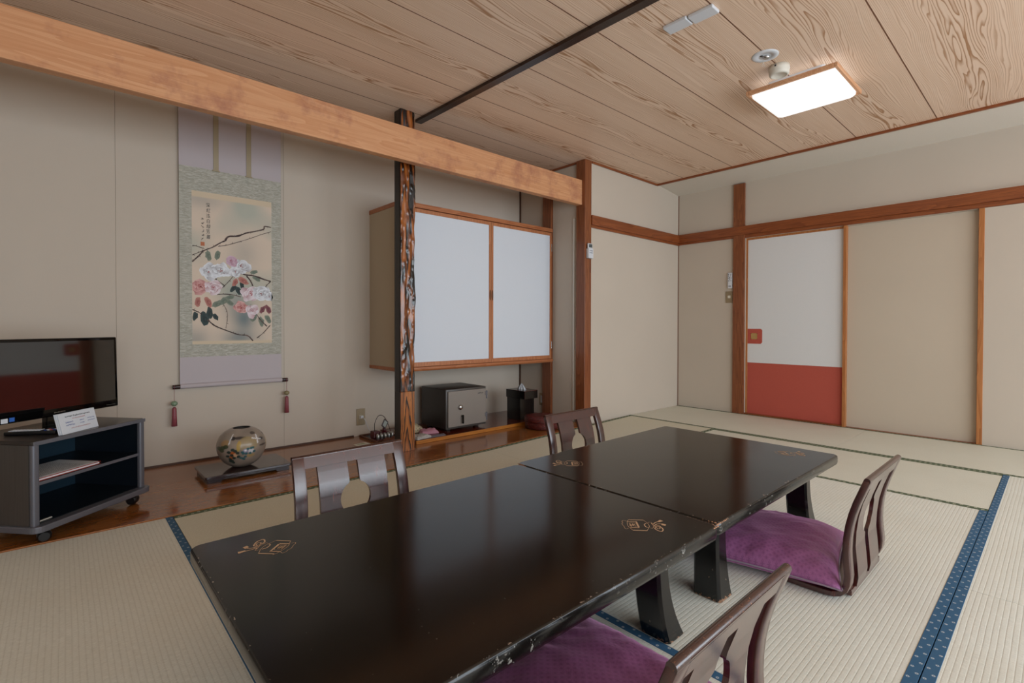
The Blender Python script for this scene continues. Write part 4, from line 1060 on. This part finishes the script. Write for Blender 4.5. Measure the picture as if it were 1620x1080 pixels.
for v_ in me.vertices:
    x_, y_, z_ = v_.co
    a = math.atan2(y_, x_)-view; a = (a+PI) % (2*PI)-PI
    c_ = base_c
    n_ = noise.noise(Vector((x_*18, y_*18, z_*18))); c_ = lerp(c_, cl('#9c8f82'), max(0, min(1, .5+n_)))
    if math.hypot(x_, y_) < .0485 and z_ > .1: c_ = cl('#15161a')
    if z_ > .2195 and math.hypot(x_, y_) < .052 and z_ < .2262: c_ = cl('#15161a')
    for rep in (0, PI, PI*.5, -PI*.5):
        aa = (a-rep+PI) % (2*PI)-PI
        if abs(aa) < 1.35:
            px_ = 480+320*math.sin(aa); py_ = 715-z_/.2275*560
            for sx_, sy_, rx, ry, hc, st_ in spots:
                d = ((px_-sx_)/rx)**2+((py_-sy_)/ry)**2
                if d < 1.3:
                    w_ = st_*min(1, max(0, (1.25-d)/.35)); c_ = lerp(c_, cl(hc), w_)
            for (ax_, ay_, bx_, by_, wd_) in ((700, 245, 685, 355, 9), (630, 275, 735, 310, 8), (335, 215, 318, 340, 8)):
                L2 = (bx_-ax_)**2+(by_-ay_)**2; t_ = max(0, min(1, ((px_-ax_)*(bx_-ax_)+(py_-ay_)*(by_-ay_))/L2))
                if math.hypot(px_-ax_-t_*(bx_-ax_), py_-ay_-t_*(by_-ay_)) < wd_: c_ = cl('#d8d8d8')
            break
    cols.append(c_)
addcol(me, cols)

# ------------------------------------------------------------------ outlet, tray, charger, leaflet, cloths
def plate(name, label, cat, loc, rotz, w_, h_, col=None):
    t = thing(name, label, cat, loc, rotz)
    bm = B(); box(bm, -w_/2, -.006, -h_/2, w_/2, 0, h_/2, .002); obj('cover_plate', bm, MT['plate'], t); return t
ot = plate('wall_outlet', 'beige wall outlet with a white plug above the alcove board', 'outlet', (1.760, YB-.0003, .156), 0, .072, .130)
bm = B(); box(bm, -.014, -.009, -.014, .014, -.006, .014, .001); obj('socket', bm, MT['plate_in'], ot)
pg = thing('power_cord', 'white plug and cord running from the wall outlet down to the charging caddy', 'cord', (1.760, YB-.0095, .158))
bm = B(); box(bm, -.011, -.024, -.011, .011, 0, .011, .003); obj('plug', bm, MT['white_plastic'], pg)
bm = B(); tube(bm, smooth_path([Vector(p) for p in ((0, -.024, 0), (.01, -.05, -.02), (.03, -.07, -.09), (.045, -.10, -.118), (.06, -.13, -.1195))], 8), .0022, 6); obj('cable', bm, MT['white_plastic'], pg)
ty = thing('tray', 'brown wooden tray lying on the alcove board below the outlet', 'tray', (1.826, 3.535, .0065))
bm = B(); box(bm, -.09, -.135, 0, .09, .155, .006, .001); obj('bottom', bm, MT['stand_top'], ty)
bm = B()
for q in ((-.096, -.14, .096, -.132), (-.096, .152, .096, .16), (-.096, -.132, -.088, .152), (.088, -.132, .096, .152)): box(bm, q[0], q[1], 0, q[2], q[3], .018, .002)
obj('rim', bm, wood('tray_rim_wood', '#4b2a18', '#6b4128', 'Y', rough=.35), ty)
cad = thing('charging_caddy', 'dark red caddy of silver connectors with a small card and wire loop in the tray', 'charger', (1.826, 3.475, .0128), R(4))
cad.scale = (1.12, 1.12, 1.25)
dr_ = plain('dark_red_plastic', '#4a1218', .35)
bm = B(); box(bm, -.075, -.045, 0, .075, .045, .012, .003); box(bm, -.075, .0, .012, -.03, .05, .055, .004); box(bm, -.02, .0, .012, .045, .035, .042, .006); obj('base', bm, dr_, cad)
slv = plain('silver_connector', '#b6b9b6', .3, metal=.6)
for j in range(2):
    for i in range(5):
        bm = B(); x_ = -.062+i*.027+j*.008; y_ = -.032+j*.024
        lathe(bm, [(0, .012), (.0085, .012), (.0085, .030), (.0065, .034), (.0065, .040), (0, .041)], 12, (x_, y_, 0)); obj('connector', bm, slv, cad)
bm = B(); t = B(); box(t, -.020, -.002, -.026, .020, .002, .026, .002); t.transform(Matrix.Translation((.005, -.004, .094)) @ Matrix.Rotation(R(38), 4, 'Y') @ Matrix.Rotation(R(-12), 4, 'X')); merge(bm, t); obj('card', bm, plain('card_dark_frame', '#3a3038', .4), cad)
bm = B(); t = B(); box(t, -.013, -.0028, -.018, .013, -.002, .018); t.transform(Matrix.Translation((.005, -.004, .094)) @ Matrix.Rotation(R(38), 4, 'Y') @ Matrix.Rotation(R(-12), 4, 'X')); merge(bm, t); obj('card_picture', bm, plain('card_pale_picture', '#a7b3b0', .5), cad)
bm = B(); lathe(bm, [(0, .04), (.016, .042), (.012, .06), (.007, .075), (0, .078)], 14, (.01, .012, 0)); obj('holder', bm, dr_, cad)
bm = B(); tube(bm, smooth_path([Vector(p) for p in ((-.055, .025, .055), (-.055, .025, .10), (-.03, .022, .142), (.005, .02, .14), (.035, .02, .105), (.06, .02, .05), (.07, .01, .01))], 6), .0022, 6); obj('wire_loop', bm, plain('dark_wire', '#3d2c26', .4), cad)
bm = B(); prism(bm, [(-.055, -.06), (.05, -.055), (.055, .07), (-.05, .065)], 'Z', 0, .001)
lf = thing('leaflet', 'pale paper leaflet lying on the alcove board left of the tray', 'leaflet', (1.640, 3.425, .0067), R(6))
obj('paper', bm, plain('leaflet_paper', '#d6d5c8', .7), lf)
bm = B(); box(bm, -.03, .03, .001, .03, .05, .0013); obj('print', bm, plain('green_print', '#93a078', .7), lf)
def cloth(name, label, cat, loc, rot, w_, d_, h_, mat_, seed):
    bm = B(); n = 22; top = []; bot = []
    for i in range(n+1):
        rt, rb = [], []
        for j in range(n+1):
            u_, v_ = 2*i/n-1, 2*j/n-1; x_, y_ = u_*w_/2, v_*d_/2
            p = Vector((x_*22, y_*22, seed)); e = (1-abs(u_)**6)*(1-abs(v_)**6)
            x_ += noise.noise(p)*.008; y_ += noise.noise(p+Vector((9, 0, 0)))*.008
            rt.append(bm.verts.new((x_, y_, .002+e**.5*(h_*(1+.45*noise.noise(p*1.5)))))); rb.append(bm.verts.new((x_, y_, .0005)))
        top.append(rt); bot.append(rb)
    for i in range(n):
        for j in range(n):
            bm.faces.new((top[i][j], top[i+1][j], top[i+1][j+1], top[i][j+1])).smooth = True
            bm.faces.new((bot[i][j], bot[i][j+1], bot[i+1][j+1], bot[i+1][j]))
    for k in range(n):
        for a in ((top[k][0], top[k+1][0], bot[k+1][0], bot[k][0]), (top[k+1][n], top[k][n], bot[k][n], bot[k+1][n]), (top[0][k+1], top[0][k], bot[0][k], bot[0][k+1]), (top[n][k], top[n][k+1], bot[n][k+1], bot[n][k])): bm.faces.new(a)
    return tag(obj(name, bm, mat_, loc=loc, rotz=rot), label, cat)
def patt(name, a, b, s_):
    m = N(name); vo = m.n('ShaderNodeTexVoronoi'); m.link(m.obj(), vo.inputs['Vector']); vo.inputs['Scale'].default_value = s_
    return m.done(m.mix(m.ramp(vo.outputs['Distance'], [(.25, 1.0), (.4, 0.0)]), a, b), .8)
cloth('folded_towel', 'grey-dotted white towel at the shelf board edge, right of the pillar', 'towel', (2.01, 3.252, .0335), R(8), .14, .11, .022, patt('dotted_towel', '#b4b2ae', '#77727a', 110), 1)
cloth('cloth_pouch', 'cream patterned pouch heaped behind the dotted towel beside the safe', 'pouch', (2.06, 3.50, .0335), R(-8), .19, .16, .05, patt('cream_pouch', '#b7ab8e', '#7f7560', 60), 2)
cloth('pink_cloth', 'folded pink cloth between the dotted towel and the safe', 'cloth', (2.15, 3.352, .0335), R(-14), .14, .09, .03, plain('pink_cloth', '#b98294', .8), 3)
bm = B(); prism(bm, [(-.075, -.02), (.055, -.028), (.075, .03), (-.05, .035)], 'Z', 0, .003); tag(obj('grey_envelope', bm, plain('lavender_grey_paper', '#85828e', .7), loc=(2.15, 3.225, .0335)), 'grey envelope lying flat at the shelf board edge in front of the pink cloth', 'envelope')
cloth('brown_pouch', 'crumpled brown pouch half hidden behind the foot of the pillar', 'pouch', (2.115, 3.56, .0335) if False else (1.80, 3.335, .007), R(10), .09, .06, .045, plain('brown_pouch', '#5f3522', .7), 5)

# ------------------------------------------------------------------ safe
sf = thing('safe', 'small dark safe with a grey steel door on the shelf board', 'safe', (2.459, 3.452, .0335))
dk = plain('safe_dark_enamel', '#26211e', .38, bump=.1, bs=500); sx, sy = .203, .182
bm = B(); box(bm, -sx, -sy+.012, .020, sx, sy, .338, .005, 3); obj('body', bm, dk, sf, smooth=True)
bm = B(); box(bm, -sx, -sy, .020, sx, -sy+.0118, .338, .004); obj('front_frame', bm, plain('safe_grey_frame', '#4a4642', .4), sf, smooth=True)
bm = B(); box(bm, -sx+.014, -sy-.014, .038, sx-.008, -sy, .322, .002); dd_ = obj('door', bm, plain('brushed_steel_grey', '#8e8780', .42, metal=.25), sf)
bm = B(); lathe(bm, [(0, -.018), (.012, -.018), (.02, -.012), (.021, 0)], 24, (-.075, -sy-.0142, .190), 'Y'); obj('lock_dial', bm, MT['chrome'], dd_)
bm = B(); box(bm, -.063, -sy-.038, .058, -.051, -sy-.022, .128, .004); tube(bm, [(-.057, -sy-.014, .118), (-.057, -sy-.03, .118)], .007, 10); obj('handle', bm, MT['black_gloss'], dd_)
for zz in (.085, .265):
    bm = B(); tube(bm, [(sx+.004, -sy-.006, zz-.03), (sx+.004, -sy-.006, zz+.035)], .0065, 10); box(bm, sx-.02, -sy-.0155, zz, sx+.006, -sy-.0135, zz+.032)
    obj('hinge', bm, MT['stand_rim'], sf)
bm = B(); rnd = random.Random(31); glyph_row(bm, .105, .283, .012, 5, rnd, lambda p: (p[0], -sy-.0143, p[1]), dens=6, gap=.95, th=.0016); obj('maker_mark', bm, MT['ink'], dd_)
for a, b in ((-.16, -.13), (.13, -.13), (-.16, .13), (.13, .13)):
    bm = B(); box(bm, a, b, 0, a+.035, b+.035, .021); obj('foot', bm, MT['black_plastic'], sf)

# ------------------------------------------------------------------ waste box, tissue box, basket
blk = plain('black_lacquer_box', '#0d0b0b', .2, coat=.3)
wb = thing('waste_box', 'square black lacquer waste box standing under the tissue box', 'waste box', (3.135, 3.345, .0335), 0)
bm = B(); q = .088
for a in ((-q, -q, q, -q+.006), (-q, q-.006, q, q), (-q, -q+.006, -q+.006, q-.006), (q-.006, -q+.006, q, q-.006)): box(bm, a[0], a[1], 0, a[2], a[3], .195, .001)
box(bm, -q+.006, -q+.006, 0, q-.006, q-.006, .006); obj('walls', bm, blk, wb)
tb = thing('tissue_box', 'black tissue box with red corners and a white tissue standing up', 'tissue box', (3.118, 3.312, .2287), 0)
bm = B(); box(bm, -.080, -.125, 0, .080, .125, .072, .002); obj('body', bm, blk, tb)
bm = B(); box(bm, -.081, -.126, .0705, -.0795, .126, .073); box(bm, .0795, -.126, .0705, .081, .126, .073); box(bm, -.08, -.126, .0705, .08, -.1245, .073); box(bm, -.0805, -.1255, 0, -.079, -.124, .072); obj('worn_edge', bm, plain('red_worn_edge', '#5c1c18', .4), tb)
bm = B(); n = 20; rows = []
for lv, (sc_, zz) in enumerate(((1, .073), (.85, .085), (.62, .10), (.34, .114), (.06, .126))):
    rows.append([bm.verts.new((.020*sc_*math.cos(2*PI*k/n)*(1+.35*math.sin(3*k)), .052*sc_*math.sin(2*PI*k/n)*(1+.25*math.sin(4*k+1)), zz+.004*math.sin(5*k)*(lv > 0))) for k in range(n)])
for a, b in zip(rows, rows[1:]):
    for k in range(n): bm.faces.new((a[k], a[(k+1) % n], b[(k+1) % n], b[k]))
bm.faces.new(rows[-1]); obj('tissue', bm, plain('white_tissue', '#cfd6de', .9), tb)
m = N('dark_red_wicker'); wv = m.n('ShaderNodeTexWave', wave_type='BANDS', bands_direction='Z'); m.link(m.obj(), wv.inputs['Vector']); wv.inputs['Scale'].default_value = 32; wv.inputs['Distortion'].default_value = 1
vo = m.n('ShaderNodeTexVoronoi'); m.link(m.obj((90, 90, 140)), vo.inputs['Vector']); vo.inputs['Scale'].default_value = 1
hh_ = m.math('ADD', m.math('MULTIPLY', wv.outputs['Fac'], .6), m.math('SUBTRACT', 1, vo.outputs['Distance']))
wick = m.done(m.ramp(hh_, [(.4, '#22070a'), (1, '#6a2420')]), .35, m.bump(hh_, .8, .004))
bk = thing('round_basket', 'round dark red woven basket with a lid at the right end of the alcove board', 'basket', (3.075, 3.002, .0072))
bm = B(); lathe(bm, [(0, 0), (.140, 0), (.150, .008), (.153, .05), (.150, .062), (0, .062)], 64); obj('body', bm, wick, bk)
bm = B(); lathe(bm, [(.1545, .060), (.158, .066), (.157, .09), (.148, .100), (.10, .105), (0, .106)], 64); obj('lid', bm, wick, bk)

# ------------------------------------------------------------------ switches and remotes on the walls
def rplate(name, label, cat, y_, z_, w_, h_, x_=XR): return plate(name, label, cat, (x_-.0003, y_, z_), R(-90), w_, h_)
sw = rplate('light_switch', 'beige light switch plate with one white rocker below the white wall remote', 'switch', 2.303, 1.180, .070, .118)
bm = B(); box(bm, -.012, -.010, -.012, .016, -.006, .014, .001); obj('rocker', bm, MT['plate_in'], sw)
s2_ = rplate('light_switch', 'narrow bronze switch plate inside the alcove beside the tissue box', 'switch', 3.418, .166, .060, .118, 3.49)
bm = B(); box(bm, -.010, -.009, -.035, .010, -.006, .035, .001); obj('rocker', bm, MT['white_plastic'], s2_)
r1 = thing('wall_remote', 'slim white lamp remote fixed left of the door post above the switch', 'remote control', (XR-.0005, 2.292, 1.347), R(-90))
bm = B(); box(bm, -.0235, -.017, -.080, .0235, -.004, .080, .005, 3); obj('body', bm, MT['white_plastic'], r1, smooth=True)
bm = B(); box(bm, -.018, -.0045, -.075, .018, 0, .03); obj('holder', bm, MT['cream'], r1)
bm = B()
for (a, b, w_, h_) in [(-.012, .064, .008, .007), (.010, .064, .008, .007), (-.012, .048, .008, .007), (.010, .048, .006, .007), (-.014, .026, .006, .008), (.014, .026, .006, .008), (0, .034, .01, .005), (0, .014, .01, .005), (0, .024, .007, .007), (-.013, -.002, .007, .006), (0, -.002, .006, .006), (.012, -.002, .006, .006), (0, -.057, .024, .007)]:
    box(bm, a-w_/2, -.0178, b-h_/2, a+w_/2, -.0168, b+h_/2)
obj('buttons', bm, MT['ink'], r1)
r2 = thing('wall_remote', 'white air conditioner remote in its holder on the main reddish post', 'remote control', (3.512, 2.8615, 1.552), 0)
bm = B(); box(bm, -.030, -.024, -.066, .030, -.0065, .066, .007, 3); obj('body', bm, MT['white_plastic'], r2, smooth=True)
bm = B(); box(bm, -.033, -.030, -.068, .033, 0, .02, .004); box(bm, -.026, -.0305, -.055, .026, -.0295, .012); obj('holder', bm, MT['white_plastic'], r2)
bm = B(); box(bm, -.022, -.0250, .028, .022, -.0238, .058); obj('display', bm, plain('grey_display', '#4d5658', .3), r2)
bm = B()
for i in range(3):
    for j in range(2): box(bm, -.02+i*.015, -.0315, -.005-j*.018, -.010+i*.015, -.0302, .002-j*.018)
obj('buttons', bm, plain('grey_buttons', '#7f8792', .5), r2)

# ------------------------------------------------------------------ ceiling fittings
lp = thing('ceiling_lamp', 'square white ceiling lamp with a light wooden frame, switched on', 'lamp', (3.362, 1.075, CZ))
q = .243
bm = B()
for (a, b, c, d) in ((-q, -q, q, -q+.016), (-q, q-.016, q, q), (-q, -q+.016, -q+.016, q-.016), (q-.016, -q+.016, q, q-.016)): box(bm, a, b, -.078, c, d, -.052, .003)
obj('frame', bm, MT['lamp_wood'], lp)
bm = B(); prism(bm, rrect(-q+.09, -q+.09, q-.09, q-.09, .02), 'Z', -.055, 0); obj('housing', bm, MT['white_plastic'], lp)
bm = B(); rings = []
for ins, z_ in ((.008, -.058), (.012, -.085), (.02, -.094), (.035, -.099), (.09, -.104)):
    rings.append([bm.verts.new((p[0], p[1], z_)) for p in rrect(-q+.008+ins, -q+.008+ins, q-.008-ins, q-.008-ins, .035, 6)])
for a, b in zip(rings, rings[1:]):
    k_ = len(a)
    for k in range(k_): bm.faces.new((a[k], a[(k+1) % k_], b[(k+1) % k_], b[k])).smooth = True
bm.faces.new(rings[-1]); obj('diffuser', bm, MT['lamp_glow'], lp)
em = thing('emergency_light', 'round white recessed ceiling light with a small pull, beside the smoke detector', 'ceiling light', (2.878, 1.114, CZ))
bm = B(); lathe(bm, [(.032, .0), (.034, -.006), (.060, -.005), (.067, -.002), (.068, 0)], 48); lathe(bm, [(.0335, -.004), (.028, -.0015), (0, -.0012)], 32); obj('ring', bm, MT['white_plastic'], em)
bm = B(); lathe(bm, [(.018, -.0015), (.018, -.010), (.012, -.016), (0, -.018)], 20, (.006, -.004, 0)); obj('lamp', bm, MT['chrome'], em)
bm = B(); lathe(bm, [(0, -.002), (.008, -.002), (.008, -.006), (0, -.007)], 16, (-.018, .012, 0)); obj('lamp_base', bm, MT['black_plastic'], em)
bm = B(); tube(bm, [(.03, .02, -.005), (.03, .02, -.02)], .0007, 5); tube(bm, [(.03, .02, -.02), (.024, .026, -.04), (.036, .014, -.04), (.03, .02, -.02)], .001, 5); obj('pull', bm, MT['cream'], em)
sd = thing('smoke_detector', 'small round cream smoke detector between the round light and the square lamp', 'smoke detector', (3.055, 1.105, CZ))
bm = B(); lathe(bm, [(0, 0), (.054, 0), (.055, -.022), (.053, -.026), (.053, -.034), (.050, -.048), (.040, -.054), (.038, -.051), (0, -.052)], 40); obj('body', bm, MT['cream'], sd)
bm = B(); box(bm, -.0565, -.004, -.018, -.0535, .004, -.009); obj('slot', bm, MT['ink'], sd)
bp_ = thing('ceiling_plate', 'pair of white rectangular cover plates end to end on the ceiling near the dark strip', 'cover plate', (2.262, 1.222, CZ))
for s in (-1, 1):
    bm = B(); box(bm, -.036-.004*s, .003*s if s > 0 else -.125, -.016, .036-.004*s, .125 if s > 0 else -.003, 0, .004); obj('plate', bm, MT['white_plastic'], bp_)
